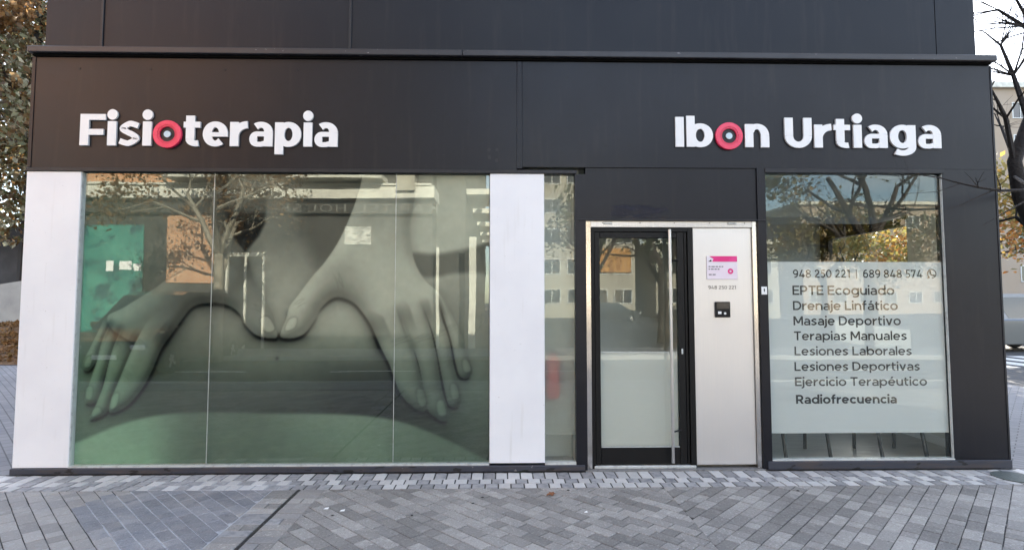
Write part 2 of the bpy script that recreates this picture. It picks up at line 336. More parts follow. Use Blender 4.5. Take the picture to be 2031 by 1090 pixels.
def glyph(ch, w):
    """strokes of one character; w = stem weight, cap height 1. Heavy weights get thinner horizontals and wider bodies."""
    hv = w > .24; X = 0.775 if hv else 0.735
    h = w/2; A = 1.04; S = []; v = w*(.66 if hv else .92); q = v/2
    def B(light, heavy): return heavy if hv else light
    def R(p, ww=None, wh=None): S.append(('r', p, ww or w, wh or ww or v))
    def P(p): S.append(('p', p))
    def vb(x, y0, y1): P([(x-h, y0), (x+h, y0), (x+h, y1), (x-h, y1)])
    def hb(x0, x1, y, t=None):
        t = (t or v)/2; P([(x0, y-t), (x1, y-t), (x1, y+t), (x0, y+t)])
    def dg(x0, y0, x1, y1, k=1.12): P([(x0-h*k, y0), (x0+h*k, y0), (x1+h*k, y1), (x1-h*k, y1)])
    def dot(x, y, r): P(arcp(x, y, r, r, 0, 343, 21))
    def bowl(c, r): R(arcp(c, X/2, r-h, X/2+.012-q, 0, 360, 44))
    acc = None
    if ch in 'áé': acc = True; ch = {'á': 'a', 'é': 'e'}[ch]
    W_ = 0.7
    dr = B(max(h*1.18, .085), .168); dy = B(X+.215, X+.215)
    if ch == ' ': W_ = B(.26, .36)
    elif ch == 'o': W_ = B(.80, .90); bowl(W_/2, W_/2)
    elif ch == 'c': W_ = 0.68; R(arcp(.39, X/2, .39-h, X/2+.012-q, 42, 318, 34))
    elif ch == 'e':
        W_ = B(.77, .82); R(arcp(W_/2, X/2, W_/2-h, X/2+.012-q, 0, B(318, 312), 40)); t = B(v, .14); hb(h*.8, W_-h*.9, X/2-B(0, .015), t)
        if hv: P([(W_-w, X/2-.085), (W_-.004, X/2-.085), (W_-.002, X/2+.02), (W_-w, X/2+.02)])
    elif ch in 'bdpg':
        W_ = B(.82, .87); r = B(.40, .42); c = W_-r if ch in 'bp' else r; bowl(c, r)
        if ch == 'b': vb(h, 0, A)
        if ch == 'p': vb(h, -.25, X)
        if ch == 'd': vb(W_-h, 0, A)
        if ch == 'g':
            vb(W_-h, .02, X); R(arcp(r, .03, W_-h-r, B(.31, .285)-q, 0, -135, 22))
    elif ch == 'n': W_ = B(.73, .80); vb(h, 0, X); vb(W_-h, 0, X*.5); R(arcp(W_/2, X*.5, W_/2-h, X*.5+.012-q, 0, B(165, 150), 22))
    elif ch == 'u': W_ = 0.73; vb(W_-h, 0, X); vb(h, X*.5, X); R(arcp(W_/2, X*.5, W_/2-h, X*.5+.012-q, 180, 345, 22))
    elif ch == 'r': W_ = B(.47, .57); vb(h, 0, X); R(arcp(W_+.02, X*.40, W_+.02-h, X*.60+.01-q, 170, 92, 14), w, B(v, w*.8))
    elif ch in 'il':
        W_ = w*B(1, 1.05); vb(W_/2, 0, X if ch == 'i' else A)
        if ch == 'i': dot(W_/2, dy, dr)
    elif ch == 'j': W_ = w*1.1; vb(W_-h, .0, X); R(arcp(W_-h-.19, .0, .19, .28-q, 0, -100, 12)); dot(W_-h, dy, dr)
    elif ch == 't':
        W_ = B(.50, .57); x = .08+h; vb(x, .22, B(.93, .97)); R(arcp(x+.20, .22, .20, .23-q, 180, B(282, 290), 14)); hb(0, W_-.02, X-q)
    elif ch == 'f':
        W_ = 0.48; vb(.09+h, 0, .80); R(arcp(.09+h+.20, .80, .20, .26-q, 180, 78, 14)); hb(0, .46, X-q)
    elif ch == 'v': W_ = 0.74; dg(W_/2, 0, h*1.12, X); dg(W_/2, 0, W_-h*1.12, X)
    elif ch == 's':
        W_ = B(.62, .71); k = B(h, q)
        R(crom([(W_-k*.75, X-k*1.55), (W_*.70, X-q*1.02), (W_*.48, X-q+.012), (B(h, h*.8)+.015, X*.70), (W_*.46, X*.53), (W_*.60, X*.475), (W_-B(h, h*.8)-.012, X*.295), (W_*.50, q-.012), (W_*.28, q*1.02), (k*.45, k*1.6)], 8), B(w, w*.70), B(v, .175))
    elif ch == 'a':
        W_ = B(.69, .77); vb(W_-h, 0, X*.58); R(arcp(W_*.49, X*.58, W_*.51-h, X*.42+.012-q, 0, B(143, 132), 20))
        vv = B(v*.9, .155); top = B(X*.60, .475); e_ = B(.26, .27)
        R([(W_-h, top-vv/2)]+arcp(e_, top/2-.003, e_-B(h, h*.9), top/2-vv/2+.006, 90, 270, 20)+[(W_*.5, vv/2-.01), (W_-h, vv*.85)], B(w, w*.9), vv)
    elif ch in 'EFL':
        W_ = B(.70, .82) if ch != 'L' else .66; vb(h, 0, 1)
        if ch != 'L': hb(h, W_, 1-q); hb(h, W_-.06, .5-(B(.06, .07) if ch == 'F' else 0))
        if ch != 'F': hb(h, W_, q)
    elif ch == 'T': W_ = 0.76; vb(.38, 0, 1); hb(0, .76, 1-q)
    elif ch == 'I': W_ = w*B(1, 1.05); vb(W_/2, 0, 1)
    elif ch == '|': W_ = w*.7; P([(0, -.1), (w*.6, -.1), (w*.6, 1.05), (0, 1.05)])
    elif ch == 'H': W_ = 0.84; vb(h, 0, 1); vb(W_-h, 0, 1); hb(h, W_-h, .5)
    elif ch in 'PR':
        W_ = 0.78 if ch == 'P' else .80; vb(h, 0, 1); r = .34; R([(h, 1-q)]+arcp(W_-.03-r, 1-r, r-h, r-q, 90, -90, 18)+[(h, 1-2*r+q)])
        if ch == 'R': dg(W_-h*1.1, 0, W_*.55, 1-2*r+.06)
    elif ch == 'D': W_ = 0.88; vb(h, 0, 1); R([(h, 1-q)]+arcp(.38, .5, .50-h, .5-q, 90, -90, 26)+[(h, q)])
    elif ch == 'U': W_ = B(.84, .90); vb(h, .40, 1); vb(W_-h, .40, 1); R(arcp(W_/2, .40, W_/2-h, .412-B(q, q*1.15), 180, 360, 26), w, B(v, v*1.15))
    elif ch == 'M': W_ = 1.02; vb(h, 0, 1); vb(W_-h, 0, 1); dg(W_/2, .22, h*1.2, 1); dg(W_/2, .22, W_-h*1.2, 1)
    elif ch == 'A': W_ = 0.92; dg(h*1.1, 0, W_/2, 1); dg(W_-h*1.1, 0, W_/2, 1); hb(.2, W_-.2, .26)
    elif ch == 'K': W_ = 0.80; vb(h, 0, 1); dg(h*1.6, .36, W_-h*1.2, 1, 1.3); dg(W_-h*1.0, 0, W_*.42, .58, 1.2)
    elif ch == 'O': W_ = 1.04; R(arcp(.52, .5, .52-h, .512-q, 0, 360, 40))
    elif ch == 'S':
        W_ = 0.74; R(crom([(W_-h*.8, 1-h*1.4), (W_*.5, 1-q+.01), (h+.02, .73), (W_*.5, .51), (W_-h-.005, .27), (W_*.48, q-.01), (h*.5, h*1.4)], 8))
    elif ch == '0': W_ = 0.78; R(arcp(.39, .5, .39-h, .512-q, 0, 360, 40))
    elif ch == '1': W_ = 0.42; vb(W_-h, 0, 1); hb(0, W_-h, 1-q)
    elif ch == '2':
        W_ = 0.70; R([(h*.8, .80)]+arcp(.35, .69, .33-h, .32-q, 150, -28, 20)+[(.09, v*.9)]); hb(.03, W_, q)
    elif ch == '4': W_ = 0.82; P([(0, .20), (h*2.2, .26), (.56, 1), (.56-h*2.2, 1)]); hb(0, W_, .255); vb(.57, 0, .5)
    elif ch == '5':
        W_ = 0.68; hb(.10, .63, 1-q); P([(.09, .52), (.09+w, .52), (.11+w, 1), (.11, 1)]); R([(.10, .58)]+arcp(.33, .315, .345-h, .325-q, 95, -140, 24))
    elif ch in '69':
        W_ = 0.72; pts = arcp(.36, .325, .36-h, .335-q, 0, 360, 32); tail = arcp(.44, .46, .44-h, .55-q, 180, 75, 18)
        if ch == '9': pts = [(W_-x, 1-y) for x, y in pts]; tail = [(W_-x, 1-y) for x, y in tail]
        R(pts); R(tail)
    elif ch == '7': W_ = 0.70; hb(0, W_, 1-q); dg(.22, 0, W_-h*1.1, 1-v*.5, 1.15); P([(0, .74), (w*.9, .74), (w*.9, 1), (0, 1)])
    elif ch == '8': W_ = 0.74; R(arcp(.37, .275, .37-h, .287-q, 0, 360, 32)); R(arcp(.37, .745, .335-h, .265-q, 0, 360, 32))
    if acc: dg(W_*.46, X+.10, W_*.60, X+.30)
    return W_, S
def stroke_poly(s):
    """front outline as quads/polygons"""
    if s[0] == 'p': return [s[1]], [s[1]]
    P, w0 = s[1], s[2]; wh = s[3] if len(s) > 3 else w0; n = len(P); closed = (abs(P[0][0]-P[-1][0])+abs(P[0][1]-P[-1][1])) < 1e-6
    Lp, Rp = [], []
    for i in range(n):
        a = P[i-1] if i > 0 else (P[-2] if closed else P[0]); b = P[i+1] if i < n-1 else (P[1] if closed else P[-1])
        tx, ty = b[0]-a[0], b[1]-a[1]; l = math.hypot(tx, ty) or 1; nx, ny = -ty/l, tx/l; w = math.sqrt((w0*nx)**2+(wh*ny)**2)
        Lp.append((P[i][0]+nx*w/2, P[i][1]+ny*w/2)); Rp.append((P[i][0]-nx*w/2, P[i][1]-ny*w/2))
    quads = [[Lp[i], Rp[i], Rp[i+1], Lp[i+1]] for i in range(n-1)]
    outl = [Lp, Rp] if closed else [Lp+Rp[::-1]]
    return quads, outl
def letter_mesh(mb, strokes, fmap, depth, closed_ok=True):
    """fmap(u,v,d)->world point; d=0 at front face"""
    for k, s in enumerate(strokes):
        quads, outl = stroke_poly(s); e = k*0.0005
        mb.m = 0
        for qd in quads: mb.add([fmap(u, v, e) for u, v in qd], [tuple(range(len(qd)))])
        if depth > 0:
            mb.m = 1
            for o in outl:
                n = len(o); mb.add([fmap(u, v, e) for u, v in o]+[fmap(u, v, depth) for u, v in o], [(i, (i+1) % n, n+(i+1) % n, n+i) for i in range(n)])
            mb.m = 0
def text_width(txt, w, gap):
    x = 0
    for i, c in enumerate(txt): x += glyph(c, w)[0]+(gap if i < len(txt)-1 else 0)
    return x
def text_line(txt, w, gap, x0, x1, z0, cap, y, mat_, name, parent):
    """flat lettering between x0 and x1, one mesh for each word"""
    tot = text_width(txt, w, gap); sx = (x1-x0)/tot; mb = MB(); u0 = 0; out = []
    for c in txt+' ':
        W_, S = glyph(c, w)
        if c == ' ':
            if mb.f: out.append(mb.build(name, mat_, parent)); mb = MB()
        else:
            letter_mesh(mb, S, (lambda u, v, d, u0=u0: (x0+(u0+u)*sx, y-d*0.6, z0+v*cap)), 0)
        u0 += W_+gap
    return out

# ================================================================ GROUND
M['asphalt'] = mat('asphalt', (0.055, 0.055, 0.058), 0.85, nz=[(0.5, (0.075, 0.074, 0.075), .4, .7), (60, (0.09, 0.09, 0.09), .5, .8)], bump=(140, 0.3))
M['farpave'] = brick_mat('far_paving', (0.25, 0.245, 0.25), (0.20, 0.198, 0.208), (0.10, 0.10, 0.10), 0.20, 0.10, 0.006, rot=(0, 0, rad(45)))
M['kerb'] = mat('granite_kerb', (0.30, 0.295, 0.29), 0.8, nz=[(40, (0.2, 0.2, 0.2), .5, .7)], bump=(60, .3))
M['paint'] = mat('road_paint', (0.70, 0.70, 0.68), 0.7, nz=[(14, (0.4, 0.4, 0.4), .55, .7)])
def sheet(name, m, pts, z, kind='structure', parent=None):
    mb = MB(); mb.add([(x, y, z) for x, y in pts], [tuple(range(len(pts)))])
    o = mb.build(name, m, parent)
    if kind and parent is None: tag(o, kind=kind)
    return o
tag(sheet('ground', M['asphalt'], [(-400, -400), (400, -400), (400, 400), (-400, 400)], -0.14), 'dark asphalt ground running under the whole street', 'ground')
tag(sheet('pavement_slab', M['farpave'], [(-40, -5.6), (9.5, -5.6), (9.5, 30), (-40, 30)], -0.03), 'grey block paving around the shop', 'pavement')
tag(sheet('far_pavement', M['farpave'], [(-40, -13), (40, -13), (40, -10.6), (-40, -10.6)], -0.02), 'paved strip below the brick building opposite', 'pavement')
tag(bx('kerb', M['kerb'], None, -40, 9.5, -5.75, -5.6, -0.135, -0.012, bev=.01), 'grey granite kerb edging the near paving', 'kerb', kind='structure')
tag(bx('kerb', M['kerb'], None, -40, 40, -10.6, -10.45, -0.135, -0.012, bev=.01), 'grey granite kerb edging the opposite paving', 'kerb', kind='structure')
mk = MB()
for i in range(12): mk.box(-20+i*4, -18+i*4, -8.25, -8.13, -0.139, -0.135)
tag(mk.build('road_marking', M['paint']), 'dashed white centre line painted along the street', 'road marking', kind='structure')
mk = MB()
for i in range(7): mk.box(11.6+i*0.9, 12.1+i*0.9, 8.6, 11.4, -0.139, -0.135)
tag(mk.build('road_marking', M['paint']), 'white zebra bars painted on the side street beside the shop', 'road marking', kind='structure')

def clip(poly, f):                      # keep the side where f(p) >= 0
    out = []
    for i in range(len(poly)):
        a, b = poly[i], poly[(i+1) % len(poly)]; fa, fb = f(a), f(b)
        if fa >= 0: out.append(a)
        if fa*fb < 0:
            t = fa/(fa-fb); out.append((a[0]+(b[0]-a[0])*t, a[1]+(b[1]-a[1])*t))
    return out
def area(p): return 0.5*abs(sum(p[i][0]*p[(i+1) % len(p)][1]-p[(i+1) % len(p)][0]*p[i][1] for i in range(len(p))))
def paver_faces(poly, top, h=0.035, ch=0.003):
    cx = sum(p[0] for p in poly)/len(poly); cy = sum(p[1] for p in poly)/len(poly); n = len(poly)
    ins = []
    for x, y in poly:
        d = math.hypot(x-cx, y-cy) or 1; k = max(0, 1-ch*1.4/d); ins.append((cx+(x-cx)*k, cy+(y-cy)*k))
    V = [(x, y, top) for x, y in ins]+[(x, y, top-ch*.8) for x, y in poly]+[(x, y, top-h) for x, y in poly]
    F = [tuple(range(n))]+[(n+i, n+(i+1) % n, (i+1) % n, i) for i in range(n)]+[(2*n+i, 2*n+(i+1) % n, n+(i+1) % n, n+i) for i in range(n)]
    return V, F
PAVE_CACHE = {}
def lay(struct_name, label, blocks, limit=295):
    """blocks: (centre, angle, L, W, clipped polygon or None, material key). The largest in view become single pieces, the rest one part."""
    root = empty(struct_name); tag(root, label, 'pavement', kind='structure')
    ranked = []
    for b in blocks:
        x, y, w = topix((b[0][0], b[0][1], 0)) if b[0][1] > -4.6 else (-999, 0, 1)
        vis = (-15 < x < PW+15) and (y < PH+12) and w > 0
        if b[0][1] > 0 and abs(b[0][0]) < 4.3: vis = False
        ranked.append(((0 if vis else 1), w, b))
    ranked.sort(key=lambda q: (q[0], q[1]))
    rest = {}
    for i, (nv, w, b) in enumerate(ranked):
        (cx, cy), an, L_, W_, poly, mk_ = b
        dz = random.uniform(-.0018, .0012)
        if i < limit and nv == 0:
            if poly is None:
                key = (L_, W_, mk_)
                if key not in PAVE_CACHE:
                    V, F = paver_faces([(-L_/2, -W_/2), (L_/2, -W_/2), (L_/2, W_/2), (-L_/2, W_/2)], 0)
                    me = bpy.data.meshes.new('paver'); me.from_pydata(V, [], F); me.materials.append(M[mk_]); PAVE_CACHE[key] = me
                o = link_mesh('paver', PAVE_CACHE[key], None, root)
                o.location = (cx, cy, dz); o.rotation_euler = (random.uniform(-.006, .006), random.uniform(-.006, .006), an+random.uniform(-.006, .006))
            else:
                V, F = paver_faces([(p[0]-cx, p[1]-cy) for p in poly], 0)
                me = bpy.data.meshes.new('paver'); me.from_pydata(V, [], F); me.materials.append(M[mk_])
                o = link_mesh('paver', me, None, root); o.location = (cx, cy, dz)
        else:
            if poly is None:
                c, s = math.cos(an), math.sin(an)
                poly = [(cx+u*c-v*s, cy+u*s+v*c) for u, v in ((-L_/2, -W_/2), (L_/2, -W_/2), (L_/2, W_/2), (-L_/2, W_/2))]
            mb = rest.setdefault(mk_, MB()); V, F = paver_faces(poly, dz); mb.add(V, F)
    for k_, mb in rest.items():
        o = mb.build('paver_remainder', M[k_], root); tag(o, kind='stuff')
    return root
def field(x0, x1, y0, y1, sgn, matf, joint=0.006):
    """running bond of 20 x 10 cm blocks laid at 45 degrees, cut to a rectangle"""
    u = (math.sqrt(.5), -math.sqrt(.5)) if sgn > 0 else (-math.sqrt(.5), -math.sqrt(.5)); v = (-u[1], u[0])
    out = []; N_ = 90
    an = math.atan2(u[1], u[0])
    ox, oy = (x0+x1)/2, y1
    for j in range(-N_, N_):
        off = 0.1*(j % 2)+random.uniform(-.035, .035)
        for i in range(-N_, N_):
            c = (ox+u[0]*(i*.2+off)+v[0]*j*.1, oy+u[1]*(i*.2+off)+v[1]*j*.1)
            if not (x0-.16 < c[0] < x1+.16 and y0-.16 < c[1] < y1+.16): continue
            L_, W_ = .2-random.choice((.005, .006, .008)), .1-random.choice((.005, .006, .009))
            if x0+.11 < c[0] < x1-.11 and y0+.11 < c[1] < y1-.11:
                if random.random() < .22:               # two half blocks in place of one
                    for h_ in (-.05, .05):
                        c2 = (c[0]+u[0]*h_, c[1]+u[1]*h_); out.append((c2, an, .0945, W_, None, matf(c)))
                else: out.append((c, an, L_, W_, None, matf(c)))
            else:
                ca, sa = math.cos(an), math.sin(an)
                p = [(c[0]+a*ca-b*sa, c[1]+a*sa+b*ca) for a, b in ((-L_/2, -W_/2), (L_/2, -W_/2), (L_/2, W_/2), (-L_/2, W_/2))]
                for f in (lambda q: q[0]-x0, lambda q: x1-q[0], lambda q: q[1]-y0, lambda q: y1-q[1]):
                    p = clip(p, f)
                    if len(p) < 3: break
                if len(p) >= 3 and area(p) > .0012:
                    cc = (sum(q[0] for q in p)/len(p), sum(q[1] for q in p)/len(p))
                    out.append((cc, 0, L_, W_, p, matf(c)))
    return out
# the bluish patch of relaid blocks left of the joint
PATCH = [gnd(*q) for q in ((150, 1000), (215, 985), (300, 962), (330, 953), (600, 953), (545, 985), (480, 1028), (380, 1110), (250, 1110), (215, 1062), (185, 1062))]
PATCH = [(p.x, p.y) for p in PATCH]
def inpoly(c, P):
    r = False
    for i in range(len(P)):
        a, b = P[i], P[i-1]
        if (a[1] > c[1]) != (b[1] > c[1]) and c[0] < (b[0]-a[0])*(c[1]-a[1])/(b[1]-a[1])+a[0]: r = not r
    return r
JX = -1.63
sheet_bed = sheet('joint_bed', M['bed'], [(-9, -4.6), (9, -4.6), (9, .02), (-9, .02)], -0.0065)
tag(sheet_bed, 'dark sand showing in the joints between the blocks', 'pavement')
pm = MB(); pm.add([(x, y, -0.0035) for x, y in PATCH if True], [tuple(range(len(PATCH)))])
tag(pm.build('mortar_patch', M['bed_pale']), 'pale mortar filling the joints of the bluish relaid patch', 'pavement', kind='structure')
BW = -0.425      # outer edge of the border courses
left = field(-8.5, JX-.22, -4.5, BW-.006, +1, lambda c: 'paver_blue' if inpoly(c, PATCH) else 'paver_warm')
lay('side_pavement', 'running-bond grey blocks with a bluish relaid patch, beside the dark groove', left)
mid = field(JX+.21, 1.35, -4.5, BW-.006, +1, lambda c: 'paver')
lay('pavement', 'diagonal grey paving blocks in front of the white pillar and the door', mid)
rig = field(1.351, 8.5, -4.5, BW-.006, -1, lambda c: 'paver')
lay('pavement', 'diagonal grey paving blocks in front of the lettered window', rig)
# strips of blocks either side of the dark expansion groove
st = []
for s_ in (0, 1):
    xa = JX-.014-.2 if s_ == 0 else JX+.012
    for i in range(44):
        yc = BW-.05-i*.1-.003
        mk_ = random.choice(['paver_warm', 'paver', 'sett_grey', 'paver_warm'])
        if (i+s_) % 4 == 3: st.append(((xa+.05, yc), 0, .094, .094, None, mk_)); st.append(((xa+.15, yc), 0, .094, .094, None, 'paver'))
        else: st.append(((xa+.1, yc), 0, .194, .094, None, mk_))
lay('joint_strip', 'two narrow rows of crosswise blocks either side of the dark groove', st)
g = sheet('expansion_groove', M['groove'], [(JX-.010, -4.5), (JX+.006, -4.5), (JX+.006, -.01), (JX-.010, -.01)], -0.0022)
tag(g, 'dark sunken groove crossing the paving towards the window', 'groove')
g = sheet('expansion_groove', M['groove'], [(4.19, -1.2), (4.205, -1.2), (4.355, -.01), (4.34, -.01)], -0.0012)
tag(g, 'thin dark groove crossing the paving beside the blue-black pillar', 'groove')
# three border courses of small pale and grey setts along the wall
bd = []
rows = [(-.012, -.19), (-.198, -.305), (-.313, -.42)]
for r, (ya, yb) in enumerate(rows):
    n = 0; x = -7.5+r*.03
    while x < 7.5:
        w = .1+random.uniform(-.006, .006); xc = x+w/2
        if not (abs(xc-JX) < .06 and False):
            pale = (n+(1 if r == 1 else 0)) % 2 == 0
            if random.random() < (.08, .18, .30)[r]: pale = not pale
            bd.append(((xc, (ya+yb)/2), 0, round(w-.006, 3), abs(yb-ya), None, 'sett_white' if pale else 'sett_grey'))
        x += w+.006; n += 1
lay('border_course', 'chequered rows of small pale and grey setts along the foot of the shop', bd)

# ================================================================ THE SHOP
FX0, FX1 = -4.29, 4.675
shop = empty('shop_building', (0, 0, 0))
tag(shop, 'charcoal metal-clad corner shop with large windows, white pillars and black door', 'building')
def sb(name, m, *a, bev=0.0, parent=None): return bx(name, M[m], parent or shop, *a, bev=bev)
# --- fascia above the windows
sb('fascia_panel', 'clad', FX0, .155, 0.0, .10, 2.738, 3.765)
sb('fascia_panel', 'clad', .207, FX1, 0.0, .10, 2.765, 3.765)
sb('cover_strip', 'clad', .157, .205, -.012, .06, 2.745, 3.76, bev=.004)
sb('edge_strip', 'clad', FX0, FX0+.03, -.006, -.0005, 2.74, 3.762)
sb('window_head', 'trim', FX0-.004, .712, -.014, .10, 2.702, 2.735, bev=.003)
sb('window_head', 'trim', 2.47, 4.172, -.012, .10, 2.722, 2.762, bev=.003)
# --- cornice and the set-back wall above it
sb('shade_strip', 'gap', FX0+.01, FX1-.01, -.02, .12, 3.768, 3.786)  # black strip put in for the shade beneath the cornice
for a, b in ((FX0-.012, -.352), (-.346, FX1+.02)):
    sb('cornice', 'cornice', a, b, -.06, .12, 3.788, 3.846, bev=.006)
UX0, UX1 = -4.272, 4.632
ups = [UX0, -3.745, -1.425, 4.24, UX1]
for i in range(4):
    sb('upper_panel', 'clad2', ups[i]+.004, ups[i+1]-.004, .10, .2, 3.885, 6.2)
sb('flashing', 'trim', UX0, UX1, .085, .16, 3.848, 3.880, bev=.006)
for x in (-3.745, -1.425):
    sb('seam_strip', 'trim', x-.012, x+.012, .086, .0985, 3.89, 6.19, bev=.003)
# --- shell
BD = 8.0
sb('side_wall', 'clad', FX0, FX0+.1, .102, BD, -.1, 3.79)
sb('rear_wall', 'clad', FX0, FX1, BD, BD+.1, -.1, 6.2)
sb('upper_side_wall', 'clad2', UX0, UX0+.1, .203, BD-.003, 3.85, 6.2)
sb('upper_side_wall', 'clad2', UX1-.1, UX1, .203, BD-.003, 3.85, 6.2)
sb('roof', 'clad2', UX0-.02, UX1+.02, .06, BD+.12, 6.203, 6.3)
# right side wall with its window
RW0 = FX1-.1
SWY0, SWY1, SWZ0, SWZ1 = 1.02, 2.62, .85, 2.42
sb('side_wall', 'clad', RW0, FX1, .102, SWY0, -.1, 3.79); sb('side_wall', 'clad', RW0, FX1, SWY1, BD, -.1, 3.79)
sb('side_wall', 'clad', RW0+.001, FX1-.001, SWY0+.001, SWY1-.001, -.1, SWZ0); sb('side_wall', 'clad', RW0+.001, FX1-.001, SWY0+.001, SWY1-.001, SWZ1, 3.79)
sw = sb('side_window', 'glass_thin', FX1-.04, FX1-.032, SWY0+.03, SWY1-.03, SWZ0+.03, SWZ1-.03)
f = MB(); 
f.box(FX1-.07, FX1-.01, SWY0, SWY0+.04, SWZ0, SWZ1); f.box(FX1-.07, FX1-.01, SWY1-.04, SWY1, SWZ0, SWZ1)
f.box(FX1-.068, FX1-.012, SWY0, SWY1, SWZ0, SWZ0+.04); f.box(FX1-.068, FX1-.012, SWY0, SWY1, SWZ1-.04, SWZ1)
f.build('frame', M['black'], sw)
# --- pillars
sb('white_pillar', 'white', FX0, -3.806, -.004, .09, .062, 2.700, bev=.002)
sb('white_pillar', 'white', -.092, .407, -.004, .09, .078, 2.700, bev=.002)
sb('corner_pillar', 'clad', 4.158, FX1, 0.0, .10, .082, 2.763)
sb('corner_trim', 'trim', FX1-.012, FX1+.004, -.005, -.0004, .02, 3.76)
sb('plinth', 'plinth', FX0-.012, .768, -.018, .09, .006, .058, bev=.005)
sb('plinth', 'plinth', 2.43, FX1+.006, -.018, .09, .006, .080, bev=.005)
sb('sill', 'alu', -3.806, -.094, -.006, .06, .060, .074); sb('sill', 'alu', .409, .688, -.006, .06, .060, .084); sb('sill', 'alu', 2.475, 4.156, -.006, .06, .082, .094)
# --- display window: three panes with thin joints
GP = [-3.802, -2.622, -.960, -.096]
for i in range(3):
    sb('glass_pane', 'glass', GP[i]+.0025, GP[i+1]-.0025, .030, .040, .075, 2.700)
for x in GP[1:3]: sb('pane_joint', 'alu', x-.002, x+.002, .031, .039, .075, 2.700)
sb('glass_pane', 'glass_clear', .411, .690, .030, .040, .086, 2.700)
sb('glass_pane', 'glass_clear', 2.477, 4.152, .030, .040, .095, 2.718)
sb('edge_bead', 'alu', -3.806, -3.800, .004, .03, .075, 2.70); sb('edge_bead', 'alu', 4.1525, 4.1575, .004, .03, .095, 2.718)
# --- doorway: dark jambs, steel lining, transom panel
sb('jamb', 'clad', .692, .792, -.004, .09, .008, 2.700); sb('jamb', 'clad', 2.396, 2.473, -.004, .09, .008, 2.764)
sb('transom_panel', 'clad', .794, 2.394, .012, .09, 2.278, 2.764)
sb('transom_drip', 'trim', .72, 2.468, -.012, .010, 2.268, 2.282, bev=.003)
sb('lining', 'polished', .794, .838, .020, .12, .012, 2.266); sb('lining', 'polished', 2.350, 2.394, .020, .12, .012, 2.266)
hl = sb('lining', 'steel', .840, 2.348, .020, .12, 2.212, 2.266)
for x in (1.0, 2.16): bx('hinge_cover', M['alu'], hl, x-.04, x+.04, .008, .019, 2.238, 2.258, bev=.004)
for x in (.95, 1.3, 1.62, 1.95, 2.28): bx('screw', M['trim'], hl, x-.004, x+.004, .0165, .0195, 2.246, 2.254)
sb('steel_side_panel', 'steel_panel', 1.796, 2.348, .040, .07, .040, 2.210, bev=.003)
sb('threshold', 'threshold', .775, 2.41, -.010, .30, -.01, .010); sb('door_sill', 'alu', .86, 1.79, .030, .10, .0105, .036, bev=.004)
door = empty('door'); door.parent = shop
b = M['black']
bx('door_jamb', b, door, .842, .872, .034, .10, .012, 2.210); bx('door_jamb', b, door, 1.746, 1.7945, .034, .10, .012, 2.210)
bx('door_jamb', b, door, .873, 1.745, .036, .10, 2.172, 2.209)
bx('stile', b, door, .876, .926, .044, .09, .045, 2.168, bev=.003); bx('stile', b, door, 1.650, 1.712, .044, .09, .045, 2.168, bev=.003)
bx('stile', b, door, 1.716, 1.742, .050, .09, .045, 2.168, bev=.003)
bx('top_rail', b, door, .928, 1.648, .046, .09, 2.114, 2.167, bev=.003); bx('bottom_rail', b, door, .928, 1.648, .046, .09, .046, .196, bev=.003)
bx('door_glass', M['glass_clear'], door, .927, 1.649, .066, .074, .198, 2.113)
bx('glazing_bead', M['alu'], door, .929, 1.647, .050, .064, .1965, .203)
film_sheet('privacy_film', M['film_green'], door, .930, 1.646, .0760, .203, 1.055)
bx('film_edge', M['alu'], door, .930, 1.646, .0620, .0640, 1.055, 1.061)
hd = MB().tube([(1.562, -.020, .075), (1.562, -.020, 2.185)], .0145, 14).build('pull_handle', M['steel'], door, smooth=False)
for z in (.35, 1.9): MB().tube([(1.575, -.016, z), (1.66, .05, z)], .008, 8).build('standoff', M['black'], hd)
bx('lock', M['alu'], door, 1.672, 1.688, .030, .0435, 1.04, 1.09, bev=.004)
# --- rooms behind the glass
FL = .045
sb('interior_floor', 'intfloor', FX0+.102, RW0-.002, .11, 4.4, -.02, FL)
sb('ceiling', 'intwall', FX0+.102, RW0-.002, .11, 4.4, 2.90, 3.0)
sb('room_wall', 'intwall', FX0+.102, 2.405, 1.12, 1.2, FL, 2.9)
sb('room_wall', 'intwall', 2.405, 2.455, .11, 4.0, FL, 2.9)
sb('room_wall', 'intgrey', 2.457, RW0-.002, 2.72, 2.8, FL, 2.9)
sb('room_wall', 'intwall', RW0-.03, RW0-.002, .105, SWY0-.02, FL, 2.9)
sb('room_wall', 'intwall', .700, .742, .11, 1.11, FL, 2.9); sb('room_wall', 'intwall', -.018, .698, .33, .36, FL, 2.89)  # panel close behind the narrow pane is added to brighten it
sb('room_wall', 'intwall', -.06, -.02, .11, 1.11, FL, 2.9)
sb('ceiling_beam', 'intgrey', 2.46, RW0-.035, 1.0, 1.55, 2.46, 2.9)
sb('skirting', 'white', RW0-.045, RW0-.031, .11, 2.71, FL, .13)
tag(bx('door_mat', M['matmat'], None, .86, 1.9, .15, 1.1, FL+.001, FL+.014), 'dark ribbed mat on the floor just inside the black door', 'mat')

# --- dark ragged strip where the wall meets the paving
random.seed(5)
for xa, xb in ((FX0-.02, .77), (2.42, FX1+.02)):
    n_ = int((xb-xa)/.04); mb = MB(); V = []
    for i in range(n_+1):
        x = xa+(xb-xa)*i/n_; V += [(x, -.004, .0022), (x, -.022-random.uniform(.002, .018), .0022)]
    mb.add(V, [(2*i, 2*i+1, 2*i+3, 2*i+2) for i in range(n_)]); mb.build('foot_strip', M['groove'], shop)
